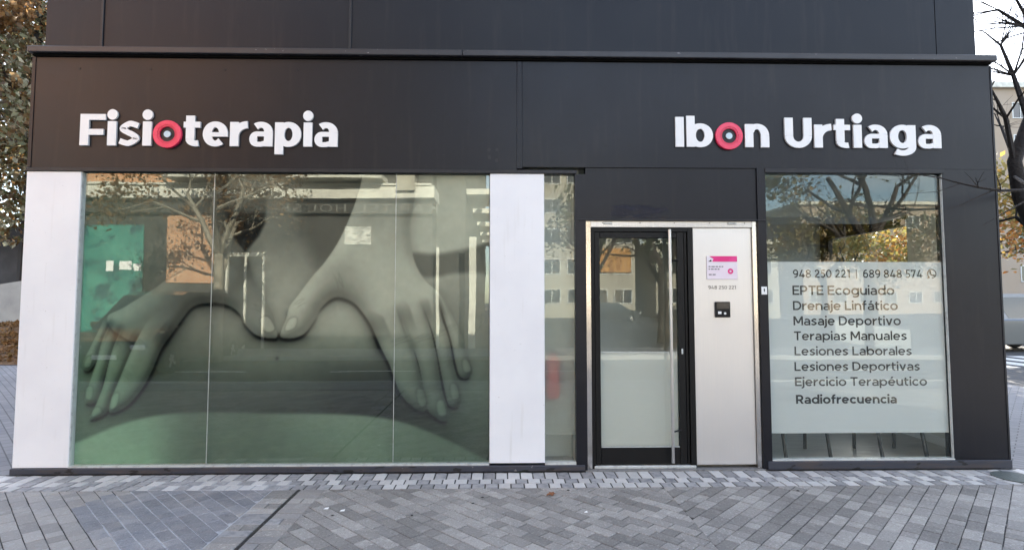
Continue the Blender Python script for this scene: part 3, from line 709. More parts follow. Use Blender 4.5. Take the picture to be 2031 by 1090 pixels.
# --- small marks on the cladding
GLUE = mat('glue_stain', (.014, .014, .016), .6)
for (x, y) in ((970, 297), (986, 297), (971, 312), (985, 318)):
    p = fac(x, y); MB().prism([(p.x+.018*math.cos(a*.628)*random.uniform(.7, 1.1), p.z+.018*math.sin(a*.628)*random.uniform(.7, 1.1)) for a in range(10)], 'y', -.0012, -.0004).build('glue_spot', GLUE, shop)
kn = M['trim']
for (x, y) in ((158, 136), (299, 137), (446, 138), (590, 139), (733, 139), (879, 140), (600, 303), (879, 305)):
    p = fac(x, y); MB().prism([(p.x+.012*math.cos(a*.785), p.z+.012*math.sin(a*.785)) for a in range(8)], 'y', -.003, -.0004).build('rivet', M['clad2'], shop)
def smear_mat():
    m = mat('cleaned_graffiti', (.016, .016, .034), .55); nt = m.node_tree; N = nt.nodes; L = nt.links
    tc = N.new('ShaderNodeTexCoord'); mp = N.new('ShaderNodeMapping'); mp.inputs['Scale'].default_value = (5, 1, 14)
    nz = N.new('ShaderNodeTexNoise'); nz.inputs['Scale'].default_value = 1.3; nz.inputs['Detail'].default_value = 5
    L.new(tc.outputs['Object'], mp.inputs[0]); L.new(mp.outputs[0], nz.inputs['Vector'])
    sp = N.new('ShaderNodeSeparateXYZ'); L.new(tc.outputs['Generated'], sp.inputs[0])
    def edge(o):
        a = N.new('ShaderNodeMath'); a.operation = 'PINGPONG'; a.inputs[1].default_value = .5; L.new(o, a.inputs[0])
        r = N.new('ShaderNodeMapRange'); r.inputs['From Max'].default_value = .22; L.new(a.outputs[0], r.inputs['Value']); return r.outputs[0]
    mm = N.new('ShaderNodeMath'); mm.operation = 'MULTIPLY'; L.new(edge(sp.outputs['X']), mm.inputs[0]); L.new(edge(sp.outputs['Z']), mm.inputs[1])
    mr = N.new('ShaderNodeMapRange'); mr.inputs['From Min'].default_value = .38; mr.inputs['From Max'].default_value = .62; L.new(nz.outputs['Fac'], mr.inputs['Value'])
    m2 = N.new('ShaderNodeMath'); m2.operation = 'MULTIPLY'; L.new(mm.outputs[0], m2.inputs[0]); L.new(mr.outputs[0], m2.inputs[1])
    m3 = N.new('ShaderNodeMath'); m3.operation = 'MULTIPLY'; L.new(m2.outputs[0], m3.inputs[0]); m3.inputs[1].default_value = .55
    L.new(m3.outputs[0], N['Principled BSDF'].inputs['Alpha']); return m
a_, b_ = fac(1208, 404), fac(1330, 434)
bx('graffiti_smear', smear_mat(), shop, a_.x, b_.x, .0096, .0112, b_.z, a_.z)

# ================================================================ SIGNS
def sign(text, name, label, x0, x1, base, cap, w, gap, ring_at):
    root = empty(name, ((x0+x1)/2, 0, base)); tag(root, label, 'sign')
    tot = text_width(text, w, gap); sx = (x1-x0)/tot; u0 = 0
    yf = -.021
    for i, c in enumerate(text):
        W_, S = glyph(c, w)
        if c != ' ':
            if i == ring_at:
                uc = (x0+(u0+W_/2)*sx); zc = base+.37*cap; ro = .128; ri = .068
                mb = MB(); n = 48
                prof = [(ri, -.003), (ri, -.024), (ri+.003, -.026), (ri+.020, -.026), (ri+.021, -.029), (ro-.003, -.029), (ro, -.026), (ro, -.002)]
                V = [(uc+r*math.cos(2*PI*k/n), y, zc+r*math.sin(2*PI*k/n)) for k in range(n) for r, y in prof]
                m = len(prof); F = [(k*m+j, k*m+j+1, ((k+1) % n)*m+j+1, ((k+1) % n)*m+j) for k in range(n) for j in range(m-1)]
                mb.add(V, F); mb.mi = [(1 if (i % (m-1)) < 3 else 0) for i in range(len(F))]; o = mb.build('logo_ring', [M['red'], M['red_in']], root)
                MB().prism([(uc+ri*.98*math.cos(k*PI/16), zc+ri*.98*math.sin(k*PI/16)) for k in range(32)], 'y', -.012, -.004).build('logo_backing', M['trim'], root)
                MB().prism([(uc+.030*math.cos(k*PI/12), zc+.030*math.sin(k*PI/12)) for k in range(24)], 'y', -.026, -.013).build('logo_dot', M['paleblue'], root)
            else:
                mb = MB(); fm = (lambda u, v, d, u0=u0: (x0+(u0+u)*sx, yf+d, base+v*cap))
                letter_mesh(mb, S, fm, .020); mb.build('letter', [M['letter'], M['letter_side']], root)
        u0 += W_+gap
    for o in root.children: o.matrix_parent_inverse = Matrix.Translation((-(x0+x1)/2, 0, -base))
    return root
sign('Fisioterapia', 'sign_lettering', 'raised white lettering reading Fisioterapia with a red ring for the o', -3.822, -1.492, 2.938, .290, .285, .070, 4)
sign('Ibon Urtiaga', 'sign_lettering', 'raised white lettering reading Ibon Urtiaga with a red ring for the o', 1.632, 4.150, 2.958, .282, .275, .080, 2)

# vinyl film and lettering on the right-hand window
film = empty('window_film', (3.31, .046, .317)); tag(film, 'frosted film with dark treatment list and phone numbers on the window', 'window film')
def fb(name, m, *a):
    o = bx(name, M[m], film, *a); o.matrix_parent_inverse = Matrix.Translation((-3.31, -.046, -.317)); return o
film_sheet('frosted_sheet', M['film'], film, 2.479, 4.150, .0458, .317, 1.893).matrix_parent_inverse = Matrix.Translation((-3.31, -.046, -.317))
TX = [("948 250 221  |  689 848 574", 1573, 1830, 534.5, 550.5, .165, .12), ("EPTE Ecoguiado", 1572, 1774, 566, 584.5, .175, .09), ("Drenaje Linfático", 1573, 1781, 596.5, 614.5, .175, .09),
      ("Masaje Deportivo", 1574, 1787, 626.5, 644.5, .175, .09), ("Terapias Manuales", 1575, 1799, 656.5, 674, .175, .09), ("Lesiones Laborales", 1576, 1809, 686.5, 704, .175, .09),
      ("Lesiones Deportivas", 1576, 1825, 717, 734.5, .175, .09), ("Ejercicio Terapéutico", 1577, 1839, 747, 764.5, .18, .09), ("Radiofrecuencia", 1579, 1779, 782, 799.5, .215, .075)]
TY = .0445
for t, xa, xb, yt, yb, w, gp in TX:
    xm = (xa+xb)/2; p0 = fac(xa, yb, TY); p1 = fac(xb, yb, TY); pt = fac(xm, yt, TY); pb = fac(xm, yb, TY)
    for o in text_line(t, w, gp, p0.x, p1.x, pb.z, pt.z-pb.z, TY, M['ink'], 'printed_word', film):
        o.matrix_parent_inverse = Matrix.Translation((-3.31, -.046, -.317))
pc = fac(1848, 542.5, TY); mb = MB()      # round phone bubble mark
r_ = .040
letter_mesh(mb, [('r', arcp(0, 0, r_, r_, 238, 238-330, 34), .010), ('p', [(-.045, -.047), (-.018, -.040), (-.036, -.020)]),
                 ('r', arcp(.020, .018, .036, .036, 160, 290, 12), .012), ('p', arcp(-.014, .017, .010, .010, 0, 330, 11)), ('p', arcp(.018, -.016, .010, .010, 0, 330, 11))], lambda u, v, d: (pc.x+u, TY-d*.3, pc.z+v), 0)
mb.build('phone_bubble', M['ink'], film).matrix_parent_inverse = Matrix.Translation((-3.31, -.046, -.317))
tag(film_sheet('window_film', film_mat('thin_frosted_film', (0.90, 0.91, 0.84), 0.17, 0.30), None, .412, .689, .0420, .317, 1.893), 'plain frosted film on the narrow pane beside the white pillar', 'window film')

# plaque, number, intercom, sticker
pl = empty('name_plaque', (2.065, .038, 1.73)); tag(pl, 'small white and magenta plaque on the steel door panel', 'plaque')
def pb_(o, loc): o.matrix_parent_inverse = Matrix.Translation((-loc[0], -loc[1], -loc[2])); return o
L0 = (2.065, .038, 1.73)
pb_(bx('card', M['paper'], pl, 1.921, 2.209, .032, .0395, 1.728, 1.946, bev=.002), L0)
pb_(MB().prism([(1.972, 1.892), (2.206, 1.892), (2.206, 1.944), (1.945, 1.944), (1.985, 1.918)], 'y', .0305, .0318).build('header_band', M['pink'], pl), L0)
pb_(MB().prism([(1.935, 1.893), (1.968, 1.893), (1.962, 1.912)], 'y', .0305, .0318).build('header_mark', M['ink'], pl), L0)
for k, (za, xb) in enumerate(((1.842, 2.075), (1.818, 2.040), (1.768, 2.010))):
    mb = MB(); x = 1.938
    while x < xb:
        l = random.uniform(.012, .032); mb.box(x, min(x+l, xb), .0310, .0318, za, za+.009); x += l+.008
    pb_(mb.build('print_line', M['inkgrey'], pl), L0)
mb = MB(); n = 24
V = [(2.142+r*math.cos(2*PI*k/n), .0308, 1.803+r*math.sin(2*PI*k/n)) for k in range(n) for r in (.010, .026)]
mb.add(V, [(2*k, 2*k+1, (2*k+3) % (2*n), (2*k+2) % (2*n)) for k in range(n)])
pb_(mb.build('logo_ring', M['pink'], pl), L0)
pn = empty('phone_number', (1.934, .0385, 1.64))
for o in text_line('948 250 221', .15, .14, 1.934, 2.192, 1.638, .032, .0385, M['inkgrey'], 'digits', pn): o.matrix_parent_inverse = Matrix.Translation((-1.934, -.0385, -1.64))
tag(pn, 'small grey phone number 948 250 221 on the steel door panel', 'lettering')
ic = empty('intercom', (2.06, .04, 1.377)); tag(ic, 'small black intercom box with two pale buttons', 'intercom')
LI = (2.06, .04, 1.377)
pb_(bx('housing', M['black'], ic, 1.990, 2.130, .020, .0395, 1.377, 1.521, bev=.005), LI)
pb_(bx('camera_window', mat('intercom_glass', (.02, .02, .022), .08), ic, 2.000, 2.120, .0175, .0195, 1.455, 1.512), LI)
pb_(bx('button', M['letter'], ic, 2.012, 2.044, .0165, .0195, 1.408, 1.432, bev=.003), LI)
pb_(MB().prism([(2.078+.011*math.cos(k*PI/8), 1.414+.011*math.sin(k*PI/8)) for k in range(16)], 'y', .0165, .0195).build('button', M['letter'], ic), LI)
sk = empty('sticker', (2.437, -.0055, 1.59)); tag(sk, 'tiny white sticker with a dark mark on the doorway jamb', 'sticker')
LS = (2.437, -.0055, 1.59)
pb_(bx('paper', M['letter'], sk, 2.411, 2.463, -.0062, -.0045, 1.588, 1.660), LS)
pb_(MB().prism([(2.434, 1.612), (2.441, 1.612), (2.443, 1.636), (2.437, 1.645), (2.431, 1.636)], 'y', -.0072, -.0066).build('mark', M['trim'], sk), LS)

# ================================================================ THINGS INSIDE
def chair(x, y, label):
    c = empty('chair', (x, y, FL)); tag(c, label, 'chair', 'chairs standing inside the lettered window')
    h = .21
    for s in (-1, 1):
        MB().tube([(s*h, -.235, 0), (s*h, -.13, .45), (s*(h-.01), -.17, .82)], .017, 8).build('leg', M['chairleg'], c)
        MB().tube([(s*h*.97, .20, 0), (s*h*.97, .185, .44)], .016, 8).build('leg', M['chairleg'], c)
    mb = MB(); n = 8; m = 6
    def curved(mb, f, nu, nv, th):
        V = [f(i/nu, j/nv) for i in range(nu+1) for j in range(nv+1)]; k = len(V)
        F = [(i*(nv+1)+j, (i+1)*(nv+1)+j, (i+1)*(nv+1)+j+1, i*(nv+1)+j+1) for i in range(nu) for j in range(nv)]
        mb.add(V, F); mb.add([tuple(Vector(v)+Vector(th)) for v in V], F)
    curved(mb, lambda u, v: (-.225+.45*u, -.20+.42*v, .46-.03*math.sin(PI*u)*math.sin(PI*v)+(.0 if v < .8 else -(v-.8)*.12)), n, m, (0, 0, .022)); mb.build('seat', M['chair'], c)
    mb = MB(); curved(mb, lambda u, v: (-.22+.44*u, -.165-.035*math.sin(PI*u)-.04*v, .56+.30*v), n, m, (0, .018, 0)); mb.build('backrest', M['chair'], c)
    return c
chair(2.87, .345, 'dark chair behind the frosted film, next to the doorway partition')
chair(3.78, .345, 'dark chair behind the frosted film, next to the corner pillar')
ex = empty('fire_extinguisher', (.495, .20, .62)); tag(ex, 'red fire extinguisher behind the narrow frosted pane', 'fire extinguisher')
mb = MB(); n = 20
prof = [(0, 0), (.068, 0), (.072, .01), (.072, .33), (.062, .37), (.030, .40), (.022, .43), (0, .43)]
mb.add([(r*math.cos(2*PI*k/n), r*math.sin(2*PI*k/n), z) for r, z in prof for k in range(n)], [(j*n+k, j*n+(k+1) % n, (j+1)*n+(k+1) % n, (j+1)*n+k) for j in range(len(prof)-1) for k in range(n)])
mb.build('cylinder', M['extred'], ex, smooth=True)
MB().box(-.02, .02, -.07, .03, .43, .445).box(-.02, .02, -.08, .02, .455, .468).build('lever', M['black'], ex)
MB().tube([(.02, -.02, .44), (.085, -.03, .40), (.09, -.03, .15)], .010, 8).build('hose', M['rubber'], ex)
bx('wall_bracket', M['trim'], ex, -.03, .03, .068, .128, .2, .26)

# ================================================================ THE POSTER (flat print of two hands on a back)
def make_poster():
    PY = .058
    a, b = (-3.800, 2.698), (-.098, .076)
    NX, NZ = 470, 334
    # picture coordinates: u 0..1552, v 0..1090 (v downwards)
    def uv_of(x, z):
        px, py, _ = topix((x, PY, z)); return ((px-140)*1.8476, (py-340)*1.8476)
    xs = np.linspace(a[0], b[0], NX); zs = np.linspace(a[1], b[1], NZ)
    XX, ZZ = np.meshgrid(xs, zs)
    dx = XX-CAMP.x; dy = PY-CAMP.y; dz = ZZ-CAMP.z
    w = dx*FWD.x+dy*FWD.y+dz*FWD.z
    U = (PW/2+FOC*(dx*RGT.x+dy*RGT.y+dz*RGT.z)/w-140)*1.8476
    V = (PH/2-SHIFT-FOC*(dx*UPV.x+dy*UPV.y+dz*UPV.z)/w-340)*1.8476
    cell = abs(U[0, 1]-U[0, 0])
    def blur(A, r):
        r = int(max(1, round(r)))
        for ax in (0, 1):
            for _ in range(2):
                P_ = np.pad(A, [(r+1, r) if k == ax else (0, 0) for k in (0, 1)], mode='edge'); c = np.cumsum(P_, axis=ax)
                A = (np.take(c, range(2*r+1, c.shape[ax]), axis=ax)-np.take(c, range(0, c.shape[ax]-2*r-1), axis=ax))/(2*r+1)
        return A
    def sdf(poly):
        P = np.array(poly); d2 = np.full(U.shape, 1e12); ins = np.zeros(U.shape, bool)
        for i in range(len(P)):
            x0, y0 = P[i]; x1, y1 = P[(i+1) % len(P)]; ex, ey = x1-x0, y1-y0; l2 = ex*ex+ey*ey+1e-9
            t = np.clip(((U-x0)*ex+(V-y0)*ey)/l2, 0, 1)
            d2 = np.minimum(d2, (U-x0-t*ex)**2+(V-y0-t*ey)**2)
            if abs(ey) > 1e-9: ins ^= ((y0 > V) != (y1 > V)) & (U < ex*(V-y0)/ey+x0)
        d = np.sqrt(d2); return np.where(ins, d, -d)
    def sstep(x, a_, b_): t = np.clip((x-a_)/(b_-a_), 0, 1); return t*t*(3-2*t)
    def rbf(samples, sig):
        num = np.zeros(U.shape); den = np.full(U.shape, 1e-9)
        for x, y, v in samples:
            wt = np.exp(-((U-x)**2+(V-y)**2)/(2*sig*sig))+1e-7/(1+((U-x)**2+(V-y)**2)*1e-4); num += wt*v; den += wt
        return num/den
    # soft tones of the print
    T = rbf([(100,150,85),(100,300,95),(150,480,100),(60,600,105),(300,300,90),(400,200,95),(500,350,95),(640,400,105),(740,250,118),(800,400,142),(760,520,150),(830,200,112),(860,310,112),
             (930,170,72),(980,160,70),(960,250,76),(1400,200,160),(1300,230,156),(1500,180,150),(1310,150,140),(1450,450,128),(1500,560,112),(1500,700,102),(1510,850,96),(1500,980,70),
             (560,560,126),(650,650,126),(760,680,130),(850,620,140),(950,560,148),(1020,540,150),(1080,620,132),(450,640,108),(400,720,95),(600,760,78),(760,780,56),(900,730,58),(1000,770,42),
             (1100,820,40),(760,850,50),(600,850,58),(400,820,62),(310,860,66),(150,930,100),(1200,880,48),(1350,960,60)], 95)
    # lower sheet
    low = crom([(-60,1020),(60,975),(180,925),(330,890),(500,880),(760,884),(960,886),(1130,898),(1260,930),(1400,990),(1560,1075)], 6)+[(1560,1200),(-60,1200)]
    Tl = rbf([(60,1050,140),(200,1000,150),(250,940,120),(480,950,98),(700,960,96),(900,925,116),(1050,940,120),(1200,950,104),(1380,1030,96),(500,1060,96),(900,1060,94)], 90)
    m = sstep(sdf(low), -7, 9); T = T*(1-m)+Tl*m
    # dark gap between the left arm and the body of the therapist; top fade imitates reflection
    m = sstep(sdf([(556,60),(724,60),(712,190),(690,235),(640,296),(605,255),(576,195)]), -8, 9)*(.30+.70*sstep(V, 110, 200)); T = T*(1-m)+34*m
    # therapist's dark sleeve behind the right forearm
    m = sstep(sdf([(820,100),(1060,100),(1010,215),(950,310),(905,345),(880,300),(850,200)]), -45, 45)*.85; T = T*(1-m)+62*m
    m = sstep(sdf(crom([(1230,300),(1340,300),(1450,282),(1560,262),(1560,368),(1470,372),(1400,376),(1340,388),(1280,380)], 4, True)), -10, 14)*.9; T = T*(1-m)+82*m
    lx, ly, lz = -.35, -.72, .60
    def shift(A, du, dv):
        return np.roll(np.roll(A, int(round(du/cell)), 1), int(round(dv/cell)), 0)
    def layer(T, poly, tone, rw, fade=None, sh=(.8, 5, .35, 26), off=(0, 6), n=5, lo=.66, smooth=3, side=0):
        d = sdf(crom(poly, n, True)); t = np.clip(d/rw, 0, 1)
        H = rw*.75*np.sqrt(np.clip(1-(1-t)**2, 0, 1)); H = blur(H, smooth)
        gy, gx = np.gradient(H, cell); s_ = np.sqrt(gx*gx+gy*gy+1)
        nl = (-gx*lx-gy*ly+lz)/s_
        shd = lo+(1.04-lo)*np.clip(nl/.82, 0, 1.16)
        al = sstep(d, -1.3, 1.3)
        if fade is not None:
            (ax, ay), (bx_, by) = fade; L2 = (bx_-ax)**2+(by-ay)**2; tt = ((U-ax)*(bx_-ax)+(V-ay)*(by-ay))/L2; fd = sstep(tt, 0, 1)
        else: fd = 1.0
        ds = shift(d, *off); o = np.clip(-ds, 0, None)
        gyd, gxd = np.gradient(blur(d, 3), cell); wg = sstep(-gyd+side*gxd, -.15, .75)
        T = T*(1-sh[0]*np.exp(-(o/sh[1])**2)*fd*wg)*(1-sh[2]*np.exp(-o/sh[3])*fd*(.35+.65*wg))
        return T*(1-al*fd)+tone*shd*al*fd
    toneR = rbf([(1100,150,128),(1180,250,150),(1080,330,160),(1150,420,166),(960,420,150),(880,480,150),(820,570,138),(985,430,95),(1240,420,158),(1180,600,150),(1240,720,122),(1280,850,92),(1340,800,108),(1370,900,92),(1400,820,96),(1440,720,108),(1320,560,150),(1400,560,138)], 70)
    toneL = rbf([(500,200,88),(520,330,95),(600,420,104),(690,520,126),(720,580,130),(420,480,96),(330,560,112),(250,650,122),(180,780,118),(110,860,110),(80,700,118),(150,600,122)], 70)
    # right hand: fingers first from the far side, then the back of the hand
    handR = [(1120,-200),(1060,60),(1000,220),(940,320),(885,385),(832,455),(802,495),(790,540),(768,596),(782,610),(822,609),(860,590),(895,542),(914,505),(950,470),(985,460),(1030,476),(1062,506),(1102,566),(1140,650),(1185,640),(1260,610),(1330,580),(1378,520),(1352,448),(1300,400),(1265,340),(1250,280),(1244,200),(1262,90),(1300,-200)]
    T = layer(T, handR, toneR, 62, sh=(.70, 5, .45, 20), side=.35, off=(0, 5), lo=.72, smooth=4)
    fR = [([(1335,430),(1352,470),(1370,540),(1395,622),(1410,700),(1426,748),(1452,757),(1472,735),(1462,690),(1440,618),(1412,556),(1380,490),(1358,440)], ((1345,430),(1385,560)), 24),
          ([(1285,450),(1302,520),(1330,600),(1350,700),(1368,790),(1384,850),(1410,864),(1430,842),(1424,790),(1402,700),(1386,612),(1354,520),(1335,440)], ((1310,440),(1350,570)), 30),
          ([(1195,450),(1222,570),(1268,680),(1294,800),(1308,872),(1340,902),(1370,917),(1382,898),(1380,860),(1362,800),(1346,700),(1325,600),(1300,520),(1270,450)], ((1235,450),(1275,600)), 36),
          ([(1080,500),(1104,566),(1140,650),(1168,705),(1182,745),(1202,800),(1240,850),(1288,880),(1306,866),(1302,835),(1288,770),(1268,690),(1246,620),(1212,540),(1180,470)], ((1130,480),(1180,640)), 44)]
    for p, fd, rw in fR: T = layer(T, p, toneR, rw, fade=fd, sh=(.66, 5, .34, 12), side=.9, off=(-3, 3), lo=.60, smooth=2)
    handL = [(400,-200),(425,90),(425,250),(395,350),(325,415),(255,460),(190,500),(135,530),(150,575),(200,610),(260,640),(320,652),(372,592),(402,550),(450,494),(520,481),(580,491),(620,521),(642,562),(682,599),(740,611),(758,600),(747,560),(730,500),(700,440),(668,390),(640,300),(602,252),(574,192),(560,90),(555,-200)]
    T = layer(T, handL, toneL, 62, sh=(.70, 5, .45, 20), side=-.35, off=(1, 5), lo=.72, smooth=4)
    fL = [([(165,520),(118,620),(96,690),(66,730),(46,722),(48,692),(74,640),(106,575),(135,520)], ((160,530),(115,610)), 20),
          ([(200,540),(142,690),(116,780),(96,842),(66,852),(52,836),(64,790),(94,700),(116,620),(155,545)], ((180,540),(130,650)), 24),
          ([(270,560),(218,680),(182,760),(152,830),(132,882),(82,907),(72,895),(94,850),(120,780),(140,700),(166,620),(205,550)], ((230,550),(175,680)), 30),
          ([(430,510),(402,550),(372,592),(332,650),(302,720),(276,772),(242,822),(202,862),(152,884),(141,870),(150,830),(175,770),(208,690),(240,620),(290,540),(360,490)], ((350,510),(270,640)), 40)]
    for p, fd, rw in fL: T = layer(T, p, toneL, rw, fade=fd, sh=(.62, 5, .34, 12), side=-.9, off=(3, 3), lo=.60, smooth=2)
    # nails, knuckle creases
    for p, v in (([(694,542),(724,532),(748,576),(716,586)],150),([(800,542),(828,535),(822,570),(786,582)],158),([(1268,802),(1290,797),(1303,850),(1278,856)],104),([(1342,846),(1364,838),(1377,888),(1348,890)],112),
                 ([(1392,782),(1412,780),(1424,824),(1398,830)],106),([(1436,692),(1454,690),(1467,728),(1442,732)],118),([(152,822),(176,812),(168,858),(146,868)],140),([(82,872),(104,862),(112,884),(80,898)],130),([(58,792),(80,788),(76,832),(56,830)],128),([(58,682),(78,676),(72,712),(50,714)],128)):
        d = sdf(crom(p, 4, True)); m = sstep(d, -2.5, 3.5)*.7; T = T*(1-.20*np.exp(-np.abs(d+1)/2.5))*(1-m*.75)+v*m*.75
    def crease(T, cx, cy, rx, ry, ang, amt, nline=3, sp=9):
        c, s_ = math.cos(rad(ang)), math.sin(rad(ang))
        for k in range(nline):
            oy = (k-(nline-1)/2)*sp; lu = (U-cx)*c+(V-cy)*s_; lv = -(U-cx)*s_+(V-cy)*c-oy+(lu/rx)**2*ry*(1 if k % 2 else -.6)
            T = T*(1-amt*.7*np.exp(-(lv/2.0)**2)*np.exp(-(lu/rx)**4))
        return T
    for c in ((1208,618,34,6,-18,.16),(1290,608,30,6,-16,.16),(1352,592,24,5,-20,.15),(1396,572,18,5,-24,.15),(1265,770,26,4,-20,.10),(1330,790,24,4,-14,.12),(1385,700,18,4,-18,.11),(1428,640,15,4,-22,.11),
              (256,630,30,6,40,.17),(178,622,20,5,38,.16),(205,740,20,4,35,.12),(120,760,17,4,30,.12),(96,650,13,4,30,.12),(840,480,22,5,-30,.17),(690,500,24,5,25,.13),(985,400,30,8,72,.20)): T = crease(T, *c)
    # faint spot on the skin, fine grain
    T = T*(1-.35*np.exp(-((U-757)**2+(V-684)**2)/40))
    skin = blur(rng.normal(0, 1, T.shape), 3)*26+blur(rng.normal(0, 1, T.shape), 1)*7+rng.normal(0, 1.2, T.shape)
    T = (T-105)*1.16+105+skin*np.clip(T/140, .3, 1)*.55
    T = np.clip(T*.55+blur(T, 1)*.45, 10, 235)
    # olive print tint; glass reflections painted in as green towards lower and left edges
    g = np.clip(sstep(V, 480, 980)*.75+sstep(520-U, 0, 520)*.55, 0, 1)
    c_l = np.array([1.03, 1.015, .935]); c_g = np.array([.85, 1.04, .88])
    tint = c_l+(c_g-c_l)*g[..., None]
    S = np.clip(T[..., None]*tint/255, 0, 1)
    lin = np.where(S <= .04045, S/12.92, ((S+.055)/1.055)**2.4)
    lin = np.clip(lin**1.12*1.5, 0, .85)
    me = bpy.data.meshes.new('poster')
    verts = np.stack([XX, np.full_like(XX, PY), ZZ], -1).reshape(-1, 3)
    idx = np.arange(NX*NZ).reshape(NZ, NX)
    q = np.stack([idx[1:, :-1], idx[1:, 1:], idx[:-1, 1:], idx[:-1, :-1]], -1).reshape(-1, 4)
    me.vertices.add(len(verts)); me.vertices.foreach_set('co', verts.ravel())
    me.loops.add(q.size); me.loops.foreach_set('vertex_index', q.ravel())
    me.polygons.add(len(q)); me.polygons.foreach_set('loop_start', np.arange(0, q.size, 4)); me.polygons.foreach_set('loop_total', np.full(len(q), 4))
    me.update(); me.validate()
    at = me.color_attributes.new('print', 'FLOAT_COLOR', 'POINT')
    at.data.foreach_set('color', np.concatenate([lin, np.ones(lin.shape[:2]+(1,))], -1).ravel())
    m = mat('poster_print', (.3, .3, .3), .7, spec=.08); nt = m.node_tree
    an = nt.nodes.new('ShaderNodeAttribute'); an.attribute_name = 'print'; nt.links.new(an.outputs['Color'], nt.nodes['Principled BSDF'].inputs['Base Color'])
    root = empty('poster', (-1.95, PY, .076)); tag(root, 'large grey-green print of two hands pressing on a bare back', 'poster')
    o = link_mesh('printed_sheet', me, m, root); pb_(o, (-1.95, PY, .076))
    pb_(bx('backing_board', M['intwall'], root, a[0], b[0], PY+.004, PY+.02, b[1], a[1]), (-1.95, PY, .076))
make_poster()

# ================================================================ TREES
def rvec(): 
    return Vector((random.gauss(0, 1), random.gauss(0, 1), random.gauss(0, 1))).normalized()
M['bark'] = mat('bark', (.075, .060, .048), .9, nz=[(6, (.045, .036, .03), .4, .65, (1, 1, .2)), (25, (.12, .10, .085), .6, .75)], bump=(30, .8))
M['bark_pale'] = mat('pale_bark', (.26, .23, .18), .9, nz=[(5, (.15, .13, .10), .4, .65)])
M['bark_dark'] = mat('dark_bark', (.030, .024, .021), .9, nz=[(6, (.018, .015, .014), .4, .65, (1, 1, .2))], bump=(30, .8))
def grow(mb, p, d, L_, r, depth, tips, spread=.75, up=.12, seg=4, kids=(2, 4), shrink=.68):
    pts = [p.copy()]; rs = [r]; n = seg if depth > 1 else max(2, seg-1)
    for i in range(n):
        d = (d+rvec()*.16+Vector((0, 0, up*.35))).normalized(); p = p+d*(L_/n); pts.append(p.copy()); rs.append(r*(1-.45*(i+1)/n))
    mb.tube(pts, rs, 6 if r > .05 else (4 if r > .015 else 3), cap=False)
    if depth <= 0:
        tips.append((pts[-1], d)); tips.append((pts[len(pts)//2], d)); return
    for k in range(random.randint(*kids)):
        i = random.randint(max(1, n//2), n); a = rvec(); a = (a-d*a.dot(d)).normalized()
        nd = (d*(1-spread*.45)+a*spread*random.uniform(.6, 1.1)+Vector((0, 0, up))).normalized()
        grow(mb, pts[i], nd, L_*shrink*random.uniform(.75, 1.15), rs[i]*.66, depth-1, tips, spread, up, seg, kids, shrink)
def leaves(pts, n, size, sp, flat=.0):
    """n small folded leaves scattered round the given points, one mesh"""
    P = np.array([tuple(p) for p in pts]); c = P[rng.integers(0, len(P), n)]+rng.normal(0, sp, (n, 3))
    a = rng.normal(0, 1, (n, 3)); a /= np.linalg.norm(a, axis=1)[:, None]; b = rng.normal(0, 1, (n, 3)); b -= a*(a*b).sum(1)[:, None]; b /= np.linalg.norm(b, axis=1)[:, None]
    s = size*rng.uniform(.55, 1.3, (n, 1)); nn = np.cross(a, b)
    v = np.stack([c-a*s, c+b*s*.62+nn*s*.18, c+a*s, c-b*s*.62+nn*s*.18], 1).reshape(-1, 3)
    me = bpy.data.meshes.new('crown'); me.vertices.add(4*n); me.vertices.foreach_set('co', v.ravel())
    me.loops.add(4*n); me.loops.foreach_set('vertex_index', np.arange(4*n)); me.polygons.add(n)
    me.polygons.foreach_set('loop_start', np.arange(0, 4*n, 4)); me.polygons.foreach_set('loop_total', np.full(n, 4)); me.update(); me.validate()
    return me
def tree(name, label, loc, h, r, depth=4, nleaf=0, lmat=None, lsize=.07, lsp=.25, group=None, seed=1, bark='bark', spread=.8, lean=(0, 0), trunk=.34):
    random.seed(seed); root = empty(name, loc); tag(root, label, 'tree', group)
    mb = MB(); tips = []; p = Vector((0, 0, 0)); pts = [p.copy()]; rs = [r*1.25]; d = Vector((lean[0], lean[1], 1)).normalized()
    for i in range(4):
        p = p+(d+rvec()*.05)*h*trunk/4; pts.append(p.copy()); rs.append(r*(1-.07*i))
    MB().tube(pts, rs, 10).build('trunk', M[bark], root, smooth=True)
    n0 = 4
    for k in range(n0):
        q = 2*PI*k/n0+random.uniform(-.5, .5); nd = (Vector((math.cos(q), math.sin(q), 0))*spread*.8+d*.9).normalized()
        grow(mb, pts[-1] if k < 3 else pts[-2], nd, h*.27, r*.62, depth, tips, spread)
    mb.build('branches', M[bark], root)
    if nleaf:
        me = leaves([t[0] for t in tips], nleaf, lsize, lsp); link_mesh('crown', me, lmat, root)
    return root
LF_gold = leaf_mat('golden_leaves', [(.30, .17, .04), (.36, .25, .07), (.24, .21, .07), (.16, .15, .05)], .45)
LF_orange = leaf_mat('orange_leaves', [(.36, .14, .03), (.44, .20, .04), (.24, .09, .03), (.34, .22, .07)], .45)
LF_green = leaf_mat('olive_leaves', [(.060, .085, .025), (.10, .12, .03), (.045, .07, .022), (.16, .15, .05)], .4)
LF_ivy = leaf_mat('ivy_leaves', [(.08, .085, .035), (.20, .19, .09), (.42, .40, .28), (.22, .12, .04), (.08, .05, .025)], .5)  # palest leaf tone stands in for sunlit highlights
LF_brown = leaf_mat('brown_leaves', [(.26, .13, .045), (.16, .08, .03), (.38, .22, .09), (.08, .05, .02)], .5)

